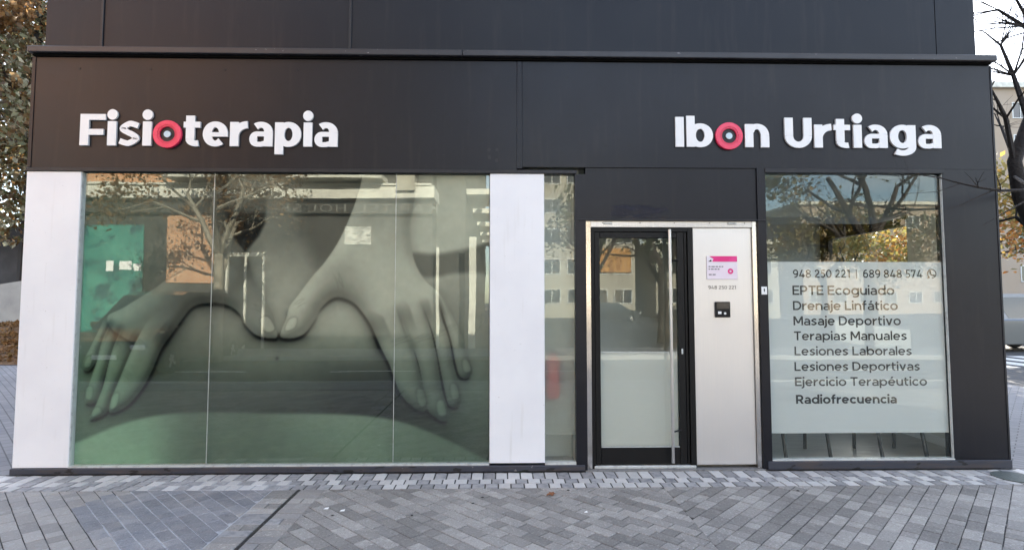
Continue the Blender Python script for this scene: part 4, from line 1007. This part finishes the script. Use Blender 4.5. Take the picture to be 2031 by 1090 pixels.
# tree beside the right edge of the shop: leaning trunk and limbs reaching across the corner
random.seed(11)
rt = empty('street_tree', (7.3, 1.6, -.03)); tag(rt, 'bare dark tree whose twigs reach across the corner of the shop', 'tree')
LT = Vector((7.3, 1.6, -.03))
def PV(x, y, yp): return fac(x, y, yp)-LT
tr = [Vector((0, 0, 0)), Vector((-.10, 0, .9)), Vector((-.30, 0, 1.8)), PV(2062, 470, 1.6), PV(2025, 390, 1.6), PV(2012, 320, 1.6), PV(2040, 240, 1.6), PV(2090, 120, 1.6), PV(2120, -60, 1.6)]
MB().tube(tr, [.17, .14, .125, .105, .09, .075, .065, .055, .04], 12).build('trunk', M['bark_dark'], rt, smooth=True)
mb = MB(); tips = []
def limb(pts, r0, r1, twig=6, tl=.5):
    n = len(pts); rs = [r0+(r1-r0)*i/(n-1) for i in range(n)]
    mb.tube(pts, rs, 6, cap=False)
    for k in range(twig):
        i = random.randint(1, n-1); d = (pts[i]-pts[i-1]).normalized(); a = rvec(); a = (a-d*a.dot(d)).normalized()
        grow(mb, pts[i], (d*.7+a*.7).normalized(), tl*random.uniform(.5, 1.1), rs[i]*.55, 1, tips, .8, .05, 3, (2, 3), .7)
# the long thin branch in front of the facade (comes round from the trunk)
B0 = PV(2012, 350, 1.6)
limb([B0, PV(2045, 372, .6), PV(2031, 377, -.45), PV(1985, 378, -.47), PV(1940, 371, -.5), PV(1900, 362, -.52), PV(1862, 352, -.54), PV(1822, 347, -.56)], .020, .003, 3, .16)
limb([PV(1970, 377, -.47), PV(1930, 395, -.5), PV(1905, 407, -.52), PV(1882, 413, -.54)], .007, .002, 1, .1)
limb([PV(2031, 400, -.3), PV(1995, 420, -.32), PV(1950, 446, -.34)], .008, .002, 1, .1)
limb([PV(1940, 371, -.5), PV(1925, 352, -.5), PV(1912, 340, -.5)], .004, .0015, 0)
limb([PV(1905, 364, -.52), PV(1860, 380, -.54), PV(1800, 384, -.56)], .004, .0015, 1, .08)
limb([PV(2012, 330, 1.6), PV(1995, 235, 1.5), PV(1978, 200, 1.4), PV(1965, 175, 1.3)], .035, .010, 9, .6)
limb([PV(2040, 240, 1.6), PV(2010, 150, 1.7), PV(1985, 90, 1.8), PV(1950, 62, 1.9)], .035, .008, 12, .7)
limb([PV(2090, 120, 1.6), PV(2031, 52, 1.7), PV(1980, 20, 1.8), PV(1935, 26, 1.9)], .032, .007, 14, .7)
limb([PV(2090, 120, 1.6), PV(2050, 60, 1.4), PV(2005, -20, 1.3)], .035, .012, 12, .8)
limb([PV(2025, 390, 1.6), PV(2005, 300, 2.0), PV(1985, 250, 2.3), PV(1972, 225, 2.5)], .03, .006, 8, .5)
limb([PV(2062, 470, 1.6), PV(2015, 430, 1.8), PV(1985, 438, 2.0), PV(1960, 440, 2.2)], .03, .006, 5, .4)
for k in range(5):
    q = k*1.26+.3; grow(mb, tr[-1] if k < 3 else tr[-2], Vector((math.cos(q)*.8, math.sin(q)*.8, .8)).normalized(), 1.5, .036, 4, tips, .8, .1, 4, (2, 4), .72)
mb.build('branches', M['bark_dark'], rt)
# autumn trees along the side street, seen past the corner and through the side window
tree('autumn_tree', 'orange-leaved autumn tree past the right corner of the shop', (16.6, 15.8, -.1), 6.2, .13, 4, 3400, LF_orange, .09, .32, seed=21, spread=.9, trunk=.28)
tree('autumn_tree', 'golden tree seen through the room and its side window', (11.8, 12.5, -.1), 6.0, .13, 4, 4200, LF_gold, .09, .34, seed=23, spread=.95, trunk=.25)
tree('autumn_tree', 'tall thin golden tree behind the parked silver car', (21.5, 20, -.1), 9, .2, 4, 4200, LF_gold, .13, .45, seed=25, spread=.9)
tree('autumn_tree', 'yellowish half-bare tree at the back of the side street', (15.5, 22, -.1), 8, .18, 4, 3600, LF_gold, .12, .45, seed=27, spread=.95)

# ================================================================ LEFT SIDE
M['leaflitter'] = mat('leaf_litter', (.12, .065, .03), .95, nz=[(8, (.20, .11, .045), .45, .65), (30, (.05, .035, .02), .5, .7)], bump=[(22, 1.0)])
M['concrete'] = mat('pale_concrete', (.36, .35, .32), .85, nz=[(1.2, (.26, .255, .24), .4, .7), (25, (.42, .41, .38), .6, .8)], bump=(30, .2))
M['darkwall'] = mat('dark_render', (.045, .042, .042), .85, nz=[(2, (.065, .06, .06), .45, .7)])
lb = MB(); nx, ny = 14, 10
V = [(-26+i*1.45, 8.7+j*.62, -.02+.75*min(1, j/6)+random.uniform(-.03, .03)) for i in range(nx+1) for j in range(ny+1)]
lb.add(V, [(i*(ny+1)+j, (i+1)*(ny+1)+j, (i+1)*(ny+1)+j+1, i*(ny+1)+j+1) for i in range(nx) for j in range(ny)])
tag(lb.build('leaf_bed', M['leaflitter']), 'bank of ground covered with brown fallen leaves', 'ground', kind='structure')
pts = np.column_stack([rng.uniform(-22, -8, 3000), rng.uniform(8.8, 14.5, 3000), np.zeros(3000)]); pts[:, 2] = .02+.75*np.minimum(1, (pts[:, 1]-8.7)/3.72)
o = link_mesh('fallen_leaves', leaves(pts, 9000, .07, .03), LF_brown); tag(o, 'brown fallen leaves covering the bank left of the shop', 'leaves', kind='stuff')
mb = MB(); prof = []
n = 24
for i in range(n+1):
    x = -24+i*(12.5)/n; prof.append((x, 2.62-.045*max(0, -12.5-x)**1.55))
poly = [(-24, .45)]+[(-11.5, .45)]+[(x, z) for x, z in reversed(prof)]
mb.prism([(x, max(z, .5)) for x, z in poly], 'y', 14.6, 15.2); tag(mb.build('ramp_wall', M['concrete']), 'pale concrete wall with a curved sloping top behind the leaf bank', 'wall')
lw = empty('low_building', (-15, 18, 0)); tag(lw, 'low dark building with a barred opening under the ivy', 'building')
LW = (-15, 18, 0)
pb_(bx('wall', M['darkwall'], lw, -28, -8, 18, 22, -.1, 4.55), LW)
pb_(bx('opening', M['gap'], lw, -18.2, -16.9, 17.985, 17.999, 2.75, 4.2), LW)
for i in range(8): pb_(MB().tube([(-18.1+i*.165, 17.96, 2.72), (-18.1+i*.165, 17.96, 4.22)], .02, 6).build('bar', M['trim'], lw), LW)
# tall ivy-clad trees above it
def ivy_mass(label, x, y, z0, h, rx, ry, n, lm, seed, sz=.11):
    random.seed(seed); r = empty('ivy_tree', (x, y, 0)); tag(r, label, 'tree', None)
    MB().tube([(0, 0, -.1), (.15, 0, h*.4), (0, .1, h*.8), (.1, 0, h)], [.3, .26, .18, .06], 8).build('trunk', M['bark_dark'], r)
    mbb = MB(); tips = []
    for k in range(9):
        q = random.uniform(0, 2*PI); grow(mbb, Vector((0, 0, h*random.uniform(.3, .85))), Vector((math.cos(q), math.sin(q), .25)).normalized(), h*.2, .07, 3, tips, .85)
    mbb.build('branches', M['bark'], r)
    P = []
    for k in range(420):
        q = random.uniform(0, 2*PI); zz = random.uniform(z0, h); f = math.sqrt(random.random())*(1-.5*max(0, (zz-h*.6)/(h*.4)))
        P.append((rx*f*math.cos(q), ry*f*math.sin(q), zz))
    P += [tuple(t[0]) for t in tips if t[0].z > z0]
    link_mesh('crown', leaves(P, n, sz, .26), lm, r); return r
ivy_mass('ivy-covered tree with small leaves, some coloured sun-bright, beside the left edge of the shop', -15.2, 16.2, 3.6, 12, 2.4, 1.4, 15000, LF_ivy, 31)
ivy_mass('dense ivy-covered tree rising over the low dark building', -18.6, 17.0, 3.8, 14, 2.8, 1.6, 15000, LF_ivy, 33, .12)
ivy_mass('brownish half-bare tree rising above the ivy', -17.6, 20.5, 5.0, 18, 4.2, 2.4, 20000, LF_brown, 35, .13)
ivy_mass('ivy-covered tree furthest along the leaf bank', -23, 19, 4.0, 14, 3.2, 2.0, 12000, LF_ivy, 37, .13)

# ================================================================ RIGHT SIDE
M['beige'] = mat('beige_render', (.36, .28, .21), .85, nz=[(.6, (.36, .29, .23), .4, .7)])
M['pane'] = mat('dark_window_pane', (.03, .035, .04), .08, spec=.8)
M['wframe'] = mat('white_window_frame', (.62, .62, .60), .5)
M['brick'] = brick_mat('orange_brick', (.56, .25, .11), (.47, .20, .085), (.44, .37, .29), .24, .065, .010, rot=(PI/2, 0, 0))
M['stone'] = mat('grey_stone', (.040, .039, .036), .7, nz=[(1.0, (.060, .058, .053), .4, .7), (30, (.03, .029, .027), .5, .7)])
M['ledge'] = mat('pale_ledge', (.68, .66, .58), .8, nz=[(2, (.48, .46, .42), .4, .7)])
M['teal'] = mat('teal_display', (.03, .19, .155), .5, nz=[(.9, (.075, .30, .23), .42, .65), (2.2, (.014, .075, .085), .50, .60), (7, (.05, .18, .17), .6, .7)])
M['notice'] = mat('printed_notice', (.55, .54, .50), .6, nz=[(5, (.18, .18, .17), .5, .56, (1, 1, 4)), (3, (.35, .34, .32), .5, .6)])
M['palewall'] = mat('pale_render', (.42, .39, .32), .85, nz=[(.5, (.34, .31, .26), .4, .7)])
def facade_windows(root, L0, xs, zs, w, h, yf, out, frame='wframe'):
    """windows on a wall that faces +y or -y (out = +1 / -1): frame with a pane set into it"""
    for x in xs:
        for z in zs:
            f = MB(); t = .07; a, b_ = yf+out*.003, yf+out*.07
            f.box(x-w/2, x-w/2+t, a, b_, z, z+h); f.box(x+w/2-t, x+w/2, a, b_, z, z+h); f.box(x-w/2+t, x+w/2-t, a, b_, z, z+t); f.box(x-w/2+t, x+w/2-t, a, b_, z+h-t, z+h); f.box(x-.03, x+.03, a, b_, z+t, z+h-t)
            o = f.build('window', M[frame], root); pb_(o, L0)
            g_ = bx('pane', M['pane'], o, x-w/2+t, x+w/2-t, yf+out*.004, yf+out*.02, z+t, z+h-t)
bg = empty('apartment_building', (48, 46, 0)); tag(bg, 'beige apartment block behind the bare branches right of the shop', 'building'); LB = (48, 46, 0)
pb_(bx('wall', M['beige'], bg, 34, 66, 44, 56, -.1, 21), LB); pb_(bx('roof', M['ledge'], bg, 33.6, 66.4, 43.6, 56.4, 21, 21.5), LB)
facade_windows(bg, LB, [37+i*3.6 for i in range(8)], [3.2+3.0*k for k in range(6)], 1.5, 1.5, 44, -1)

# ================================================================ CARS
M['silver'] = mat('silver_paint', (.15, .155, .16), .28, metal=.55, coat=.6)
M['carglass'] = mat('car_glass', (.015, .03, .03), .05, spec=.9)
M['rim'] = mat('alloy_rim', (.45, .45, .46), .35, metal=.8)
M['lamp'] = mat('clear_lamp', (.65, .66, .68), .12); M['taillamp'] = mat('red_lamp', (.45, .02, .02), .15)
def car(label, paint, loc, rz, van=False, group=None):
    r = empty('parked_car', loc, rz); tag(r, label, 'car', group)
    L_, hw = (4.3, .86) if not van else (4.7, .93)
    if not van:
        low = [(-2.12, .34), (-2.15, .62), (-2.08, .86), (-1.55, .93), (1.0, .95), (1.75, .82), (2.08, .68), (2.15, .48), (2.10, .28), (1.75, .20), (-1.8, .20)]
        cab = [(-1.98, .90), (-1.62, 1.36), (-1.1, 1.46), (.0, 1.48), (.42, 1.42), (1.22, .92)]
    else:
        low = [(-2.32, .34), (-2.35, .70), (-2.30, 1.04), (-1.6, 1.08), (1.3, 1.08), (1.95, .98), (2.28, .80), (2.35, .50), (2.28, .28), (1.9, .22), (-1.9, .22)]
        cab = [(-2.28, 1.04), (-2.16, 1.78), (-1.9, 1.88), (.35, 1.90), (.75, 1.80), (1.55, 1.04)]
    def loft(poly, ys, ks, cz):
        mb = MB(); n = len(poly); V = []
        for y, (kx, kz) in zip(ys, ks):
            for x, z in poly: V.append((x*kx, y, cz+(z-cz)*kz))
        F = [(i*n+j, i*n+(j+1) % n, (i+1)*n+(j+1) % n, (i+1)*n+j) for i in range(len(ys)-1) for j in range(n)]
        F += [tuple(range(n)), tuple((len(ys)-1)*n+j for j in range(n))]; mb.add(V, F); return mb
    loft(low, [-hw, -hw+.05, -hw+.2, hw-.2, hw-.05, hw], [(.965, .88), (.985, .97), (1, 1), (1, 1), (.985, .97), (.965, .88)], .55).build('body', paint, r)
    # cabin: narrower towards the roof
    mb = MB(); n = len(cab); zmin = min(z for _, z in cab); zmax = max(z for _, z in cab)
    def cy(z): return hw-.05-.20*(z-zmin)/(zmax-zmin)
    V = [(x, -cy(z), z) for x, z in cab]+[(x, cy(z), z) for x, z in cab]
    mb.add(V, [tuple(range(n)), tuple(range(n, 2*n))]+[(j, (j+1) % n, n+(j+1) % n, n+j) for j in range(n)]); mb.build('cabin', paint, r)
    xa, xb = cab[0][0], cab[-1][0]; zb = zmin+.06; zt = zmax-.12
    def edge(z, front):
        P = cab if not front else cab[::-1]
        for a, b_ in zip(P, P[1:]):
            if min(a[1], b_[1]) <= z <= max(a[1], b_[1]): return a[0]+(b_[0]-a[0])*(z-a[1])/((b_[1]-a[1]) or 1)
        return P[0][0]
    for s in (-1, 1):
        for k0, k1 in ((.0, .47), (.53, 1.0)):
            def pt(k, z):
                a, b_ = edge(z, False)+.14, edge(z, True)-.16; return (a+(b_-a)*k, s*(cy(z)+.006), z)
            mb = MB(); mb.add([pt(k0, zb), pt(k1, zb), pt(k1, zt), pt(k0, zt)], [(0, 1, 2, 3)]); mb.build('side_window', M['carglass'], r)
        bx('mirror', M['rubber'], r, xb-.35, xb-.22, s*(hw+.02), s*(hw+.16), zmin+.02, zmin+.15, bev=.03)
        bx('headlight', M['lamp'], r, 2.0 if not van else 2.2, 2.13 if not van else 2.33, s*(hw-.42), s*(hw-.10), .60, .72, bev=.03)
        bx('tail_light', M['taillamp'], r, -2.15 if not van else -2.35, -2.03 if not van else -2.24, s*(hw-.30), s*(hw-.06), .66, .84, bev=.02)
    for fr in (False, True):
        sgn = 1 if fr else -1; o_ = .010*sgn
        mb = MB(); V = [(edge(z, fr)+o_, q*(cy(z)-.07), z+.004) for z, q in ((zb, -1), (zb, 1), (zt, 1), (zt, -1))]
        mb.add(V, [(0, 1, 2, 3)]); mb.build('windscreen' if fr else 'rear_window', M['carglass'], r)
    bx('number_plate', M['letter'], r, 2.12 if not van else 2.33, 2.16 if not van else 2.362, -.26, .26, .40, .50); bx('bumper', M['rubber'], r, 1.98 if not van else 2.2, 2.15 if not van else 2.34, -hw+.12, hw-.12, .235, .36, bev=.03)
    for x in (-1.33, 1.33) if not van else (-1.45, 1.45):
        for s in (-1, 1):
            n = 20; R_ = .31 if not van else .33; mb = MB()
            pr = [(R_*.62, -.09), (R_*.94, -.10), (R_, -.07), (R_, .07), (R_*.94, .10), (R_*.62, .09)]
            V = [(x+q*math.cos(2*PI*k/n), s*(hw-.08)+y, R_+q*math.sin(2*PI*k/n)) for k in range(n) for q, y in pr]; m_ = len(pr)
            mb.add(V, [(k*m_+j, k*m_+(j+1) % m_, ((k+1) % n)*m_+(j+1) % m_, ((k+1) % n)*m_+j) for k in range(n) for j in range(m_)])
            w_ = mb.build('wheel', M['rubber'], r)
            rm = MB(); 
            for k in range(5):
                q = 2*PI*k/5; c, s2 = math.cos(q), math.sin(q)
                rm.add([(x-.03*s2, s*(hw+.005), R_+.03*c), (x+.03*s2, s*(hw+.005), R_-.03*c), (x+R_*.62*c+.05*s2, s*(hw-.005), R_+R_*.62*s2-.05*c), (x+R_*.62*c-.05*s2, s*(hw-.005), R_+R_*.62*s2+.05*c)], [(0, 1, 2, 3)])
            rm.build('rim', M['rim'], w_)
    return r
car('silver car parked in the side street past the right corner of the shop', M['silver'], (16.9, 13.6, -.14), 0, van=True)

# ================================================================ THE STREET OPPOSITE (seen in the glass)
OY = -13.0
def opp(px, py, y=OY):
    """where a thing mirrored in the shop glass at this pixel stands, on the plane y"""
    q = fac(px, py, -y); return Vector((q.x, y, q.z))
br = empty('brick_building', (-10, OY-4, 0)); tag(br, 'orange brick building with pale ledge and grey ground floor mirrored in the display window', 'building'); LR = (-10, OY-4, 0)
BX0, BX1 = -26.0, -2.2
def rb(name, m, *a, parent=None): return pb_(bx(name, M[m], parent or br, *a), LR)
rb('ground_floor_wall', 'stone', BX0, BX1, OY-8, OY, -.1, 4.34)
rb('upper_wall', 'brick', BX0, -8.6, OY-8, OY-.02, 5.205, 14.0); rb('upper_wall', 'stone', -8.59, BX1, OY-8, OY-.03, 5.205, 13.99)
rb('ledge', 'ledge', BX0-.1, BX1+.1, OY-8, OY+.45, 4.80, 5.20); rb('fascia', 'stone', BX0, BX1, OY-8, OY+.20, 4.345, 4.795); rb('ledge_drip', 'ledge', BX0, BX1, OY-7, OY+.52, 5.205, 5.27)
rb('roof', 'ledge', BX0-.3, BX1+.3, OY-8.2, OY+.5, 14.0, 14.3)
for a in ((328, 425, 428, 560),):
    p0, p1 = opp(a[0], a[3]), opp(a[1], a[2]); rb('brick_panel', 'brick', p0.x, p1.x, OY+.003, OY+.05, p0.z, p1.z)
p0, p1 = opp(100, 592), opp(285, 446); rb('display_pane', 'teal', p0.x, p1.x, OY+.003, OY+.04, .5, p1.z)
for (xa, xb, ya, yb) in ((208, 224, 516, 537), (236, 262, 517, 534), (264, 280, 522, 536)):
    p0, p1 = opp(xa, yb), opp(xb, ya); rb('notice', 'letter', p0.x, p1.x, OY+.043, OY+.05, p0.z, p1.z)
for (xa, xb, ya, yb) in ((444, 452, 500, 640), (482, 490, 500, 640), (519, 526, 500, 640), (864, 871, 490, 640), (930, 944, 470, 640)):
    p0, p1 = opp(xa, yb), opp(xb, ya); rb('door_frame', 'ledge', p0.x, p1.x, OY+.003, OY+.10, -.02, p1.z)
p0, p1 = opp(444, 508), opp(526, 500); rb('door_head', 'ledge', p0.x, p1.x, OY+.0045, OY+.11, p0.z, p1.z)
p0, p1 = opp(452, 640), opp(519, 508); rb('door_leaf', 'pane', p0.x, p1.x, OY+.003, OY+.04, -.02, p0.z+2.6)
p0, p1 = opp(683, 485), opp(735, 450); rb('wall_notice', 'notice', p0.x, p1.x, OY+.003, OY+.05, p0.z, p1.z)
p0, p1 = opp(792, 384), opp(828, 354); rb('wall_notice', 'palewall', p0.x, p1.x, OY+.003, OY+.60, p0.z, p1.z)
k0, k1, kb, kt = opp(640, 420, OY+.21), opp(868, 420, OY+.21), opp(760, 420, OY+.21), opp(760, 404, OY+.21)
mb = MB(); txt = 'KAPITEL HOUSE'; w_, gp = .13, .34; tot = text_width(txt, w_, gp); sx = (k1.x-(opp(560, 420).x))/tot; u0 = 0
for c in txt:
    W_, S = glyph(c, w_)
    letter_mesh(mb, S, (lambda u, v, d, u0=u0: (k1.x-(u0+u)*sx, OY+.225+d*.6, kb.z+v*(kt.z-kb.z))), 0); u0 += W_+gp
pb_(mb.build('shop_lettering', mat('dull_lettering', (.17, .165, .15), .6), br), LR)
facade_windows(br, LR, [-24+i*3.3 for i in range(7)], [6.4, 9.4], 1.5, 1.7, OY-.02, 1)
for i, x in enumerate((-8.9, -5.2)):
    bl = rb('balcony', 'ledge', x-1.5, x+1.5, OY-.01, OY+1.0, 5.32+.02, 5.5)
    mm = MB()
    for k in range(22): mm.tube([(x-1.45+k*.138, OY+.95, 5.5), (x-1.45+k*.138, OY+.95, 6.4)], .014, 4)
    mm.box(x-1.5, x+1.5, OY+.92, OY+.98, 6.4, 6.45); mm.build('railing', M['trim'], bl)
# grey wing on the cross street, with a slanting canopy
wg = empty('corner_building', (-1, -21, 0)); tag(wg, 'grey-green building round the corner from the brick one, mirrored beside the white pillar', 'building'); LG = (-1, -21, 0)
pb_(bx('wall', M['stone'], wg, BX1+.01, -1.2, -40, OY-1.0, -.1, 12), LG)
for k in range(5):
    bb = pb_(bx('balcony', M['ledge'], wg, -1.19, -.2, -17-k*4.2, -14.4-k*4.2, 5.3, 5.5), LG)
    bx('railing', M['pane'], bb, -.26, -.20, -17-k*4.2, -14.4-k*4.2, 5.5, 6.4)
# pale blocks further off
def block(label, x0, x1, y, z1, m, nx, nz, depth=10, w=1.6, h=1.4):
    r = empty('apartment_building', ((x0+x1)/2, y-depth/2, 0)); tag(r, label, 'building'); L_ = ((x0+x1)/2, y-depth/2, 0)
    pb_(bx('wall', M[m], r, x0, x1, y-depth, y, -.1, z1), L_); pb_(bx('roof', M['ledge'], r, x0-.4, x1+.4, y-depth-.4, y+.4, z1, z1+.4), L_)
    facade_windows(r, L_, [x0+(x1-x0)*(i+.5)/nx for i in range(nx)], [1.2+k*(z1-1)/nz for k in range(nz)], w, h, y, 1)
    return r
block('pale block with white window grid mirrored in the narrow pane', 1.5, 12.5, -46, 15, 'palewall', 5, 5)
block('low cream house mirrored in the door glass', 14, 25, -44, 6.5, 'palewall', 4, 2)
block('far beige block behind the trees mirrored in the lettered window', 36, 60, -60, 13, 'beige', 8, 4)
pbk = bpy.data.objects['apartment_building.001']
M['amber'] = mat('amber_lit_window', (.55, .26, .05), .6, nz=[(1.2, (.35, .15, .03), .4, .6, (3, 1, .3)), (4, (.65, .36, .10), .55, .7)])  # orange colour stands in for an amber-lit shop window
q0, q1 = opp(1190, 538, -45.9), opp(1250, 492, -45.9)
pb_(bx('amber_lit_window', M['amber'], pbk, q0.x, q1.x, -45.99, -45.85, q0.z, q1.z), (7.0, -51, 0))
bh = block('unseen tall pale block added behind the shop to cast shade', -7, 18, 40, 17, 'palewall', 7, 5)  # unseen block, added to shade the side paving and side window
# trees over there
tree('plane_tree', 'bare tree mirrored across the brick building in the display window', (-7.55, -9.9, -.1), 7.6, .15, 5, 5200, LF_brown, .06, .16, seed=41, spread=.95, trunk=.38, bark='bark_pale')
tree('plane_tree', 'bare tree mirrored in the black door glass', (6.4, -16.5, -.1), 8.5, .2, 5, 800, LF_brown, .07, .2, seed=43, spread=.85)
tree('plane_tree', 'forked bare tree mirrored high in the lettered window', (11.2, -11.5, -.1), 9.5, .2, 5, 900, LF_gold, .07, .2, seed=45, spread=.9)
tree('evergreen_tree', 'leafy green tree mirrored at the edge of the lettered window', (9.6, -20, -.1), 9, .2, 4, 9000, LF_green, .12, .45, seed=47, spread=.9)
tree('plane_tree', 'small bare tree mirrored in the narrow pane', (4.0, -18, -.1), 8, .14, 4, 1800, LF_green, .08, .2, seed=49, spread=.8)
for i, (x, y, s, lm) in enumerate(((19, -27, 51, LF_gold), (24, -30, 53, LF_green), (29, -28, 55, LF_gold))):
    tree('park_tree', ['yellowing park tree mirrored beside the evergreen', 'green park tree mirrored between two yellowing ones', 'yellowing park tree mirrored by the corner pillar'][i], (x, y, -.1), 8.5, .2, 4, 5000, lm, .13, .45, seed=s, spread=.95)
# parked cars over there
M['p_dark'] = mat('dark_car_paint', (.02, .024, .028), .25, coat=.8); M['p_white'] = mat('white_car_paint', (.7, .7, .7), .3, coat=.6); M['p_red'] = mat('red_car_paint', (.35, .03, .02), .3, coat=.6); M['p_grey'] = mat('grey_car_paint', (.16, .17, .18), .3, coat=.7, metal=.3)
car('dark van with a white plate mirrored behind the left hand of the poster', M['p_dark'], (-8.5, -9.4, -.14), rad(90), van=True)
car('grey car mirrored in front of the teal shop window', M['p_grey'], (-13.4, -9.5, -.14), 0)
car('dark car mirrored in the door glass', M['p_dark'], (8.6, -37.5, -.14), 0)
car('grey car mirrored in the door glass beside the dark one', M['p_grey'], (14.6, -38, -.14), PI)

# ================================================================ LITTER
lf = MB(); p = gnd(1090, 982)
for k in range(3):
    q = k*1.9; V = [(p.x+.03*k*.4+.035*math.cos(q+t)*s, p.y+.012*k+.035*math.sin(q+t)*s, .004+.012*abs(math.sin(t*1.7+k))) for t, s in ((0, 1), (.9, .6), (1.8, .95), (2.9, .5), (3.7, .9), (4.6, .55), (5.4, .8))]
    lf.add(V, [tuple(range(7))])
tag(lf.build('fallen_leaf', mat('dead_leaf', (.22, .085, .035), .8)), 'curled brown leaf lying on the paving before the white pillar', 'leaf')
for i, (x, y, lab) in enumerate(((647, 1009, 'small white scrap of paper on the paving beside the dark groove'), (679, 1013, 'white scrap of paper on the paving, further from the groove'), (1162, 1016, 'tiny pale scrap on the paving before the door'))):
    p = gnd(x, y); s = .018 if i < 2 else .012
    mb = MB(); mb.add([(p.x-s, p.y-s*.6, .004), (p.x+s, p.y-s*.8, .006), (p.x+s*.9, p.y+s, .010), (p.x-s*.7, p.y+s*.8, .005), (p.x, p.y, .012)], [(0, 1, 4), (1, 2, 4), (2, 3, 4), (3, 0, 4)])
    tag(mb.build('paper_scrap', M['letter']), lab, 'litter')
for i, (x, y, lab) in enumerate(((660, 1022, None), (938, 998, None), (817, 1022, None), (1127, 972, None), (1583, 973, None), (957, 986, None))):
    p = gnd(x, y); mb = MB(); s = .013
    mb.add([(p.x+s*math.cos(t)*random.uniform(.6, 1.3), p.y+s*math.sin(t)*random.uniform(.6, 1.3), .0035) for t in (0, 1, 2, 3, 4, 5)]+[(p.x, p.y, .009)], [(k, (k+1) % 6, 6) for k in range(6)])
    tag(mb.build('dark_crumb', M['groove']), 'tiny dark crumb of dirt lying on the grey paving', 'litter', 'crumbs of dirt on the paving')
p = gnd(2012, 946); mb = MB()
mb.prism([(p.x+.16*math.cos(k*PI/14), p.y+.16*math.sin(k*PI/14)) for k in range(28)], 'z', -.02, .008)
tag(mb.build('drain_cover', mat('iron_cover', (.10, .115, .105), .6, metal=.3, bump=(60, .5))), 'round greenish iron cover in the paving by the corner', 'drain cover')
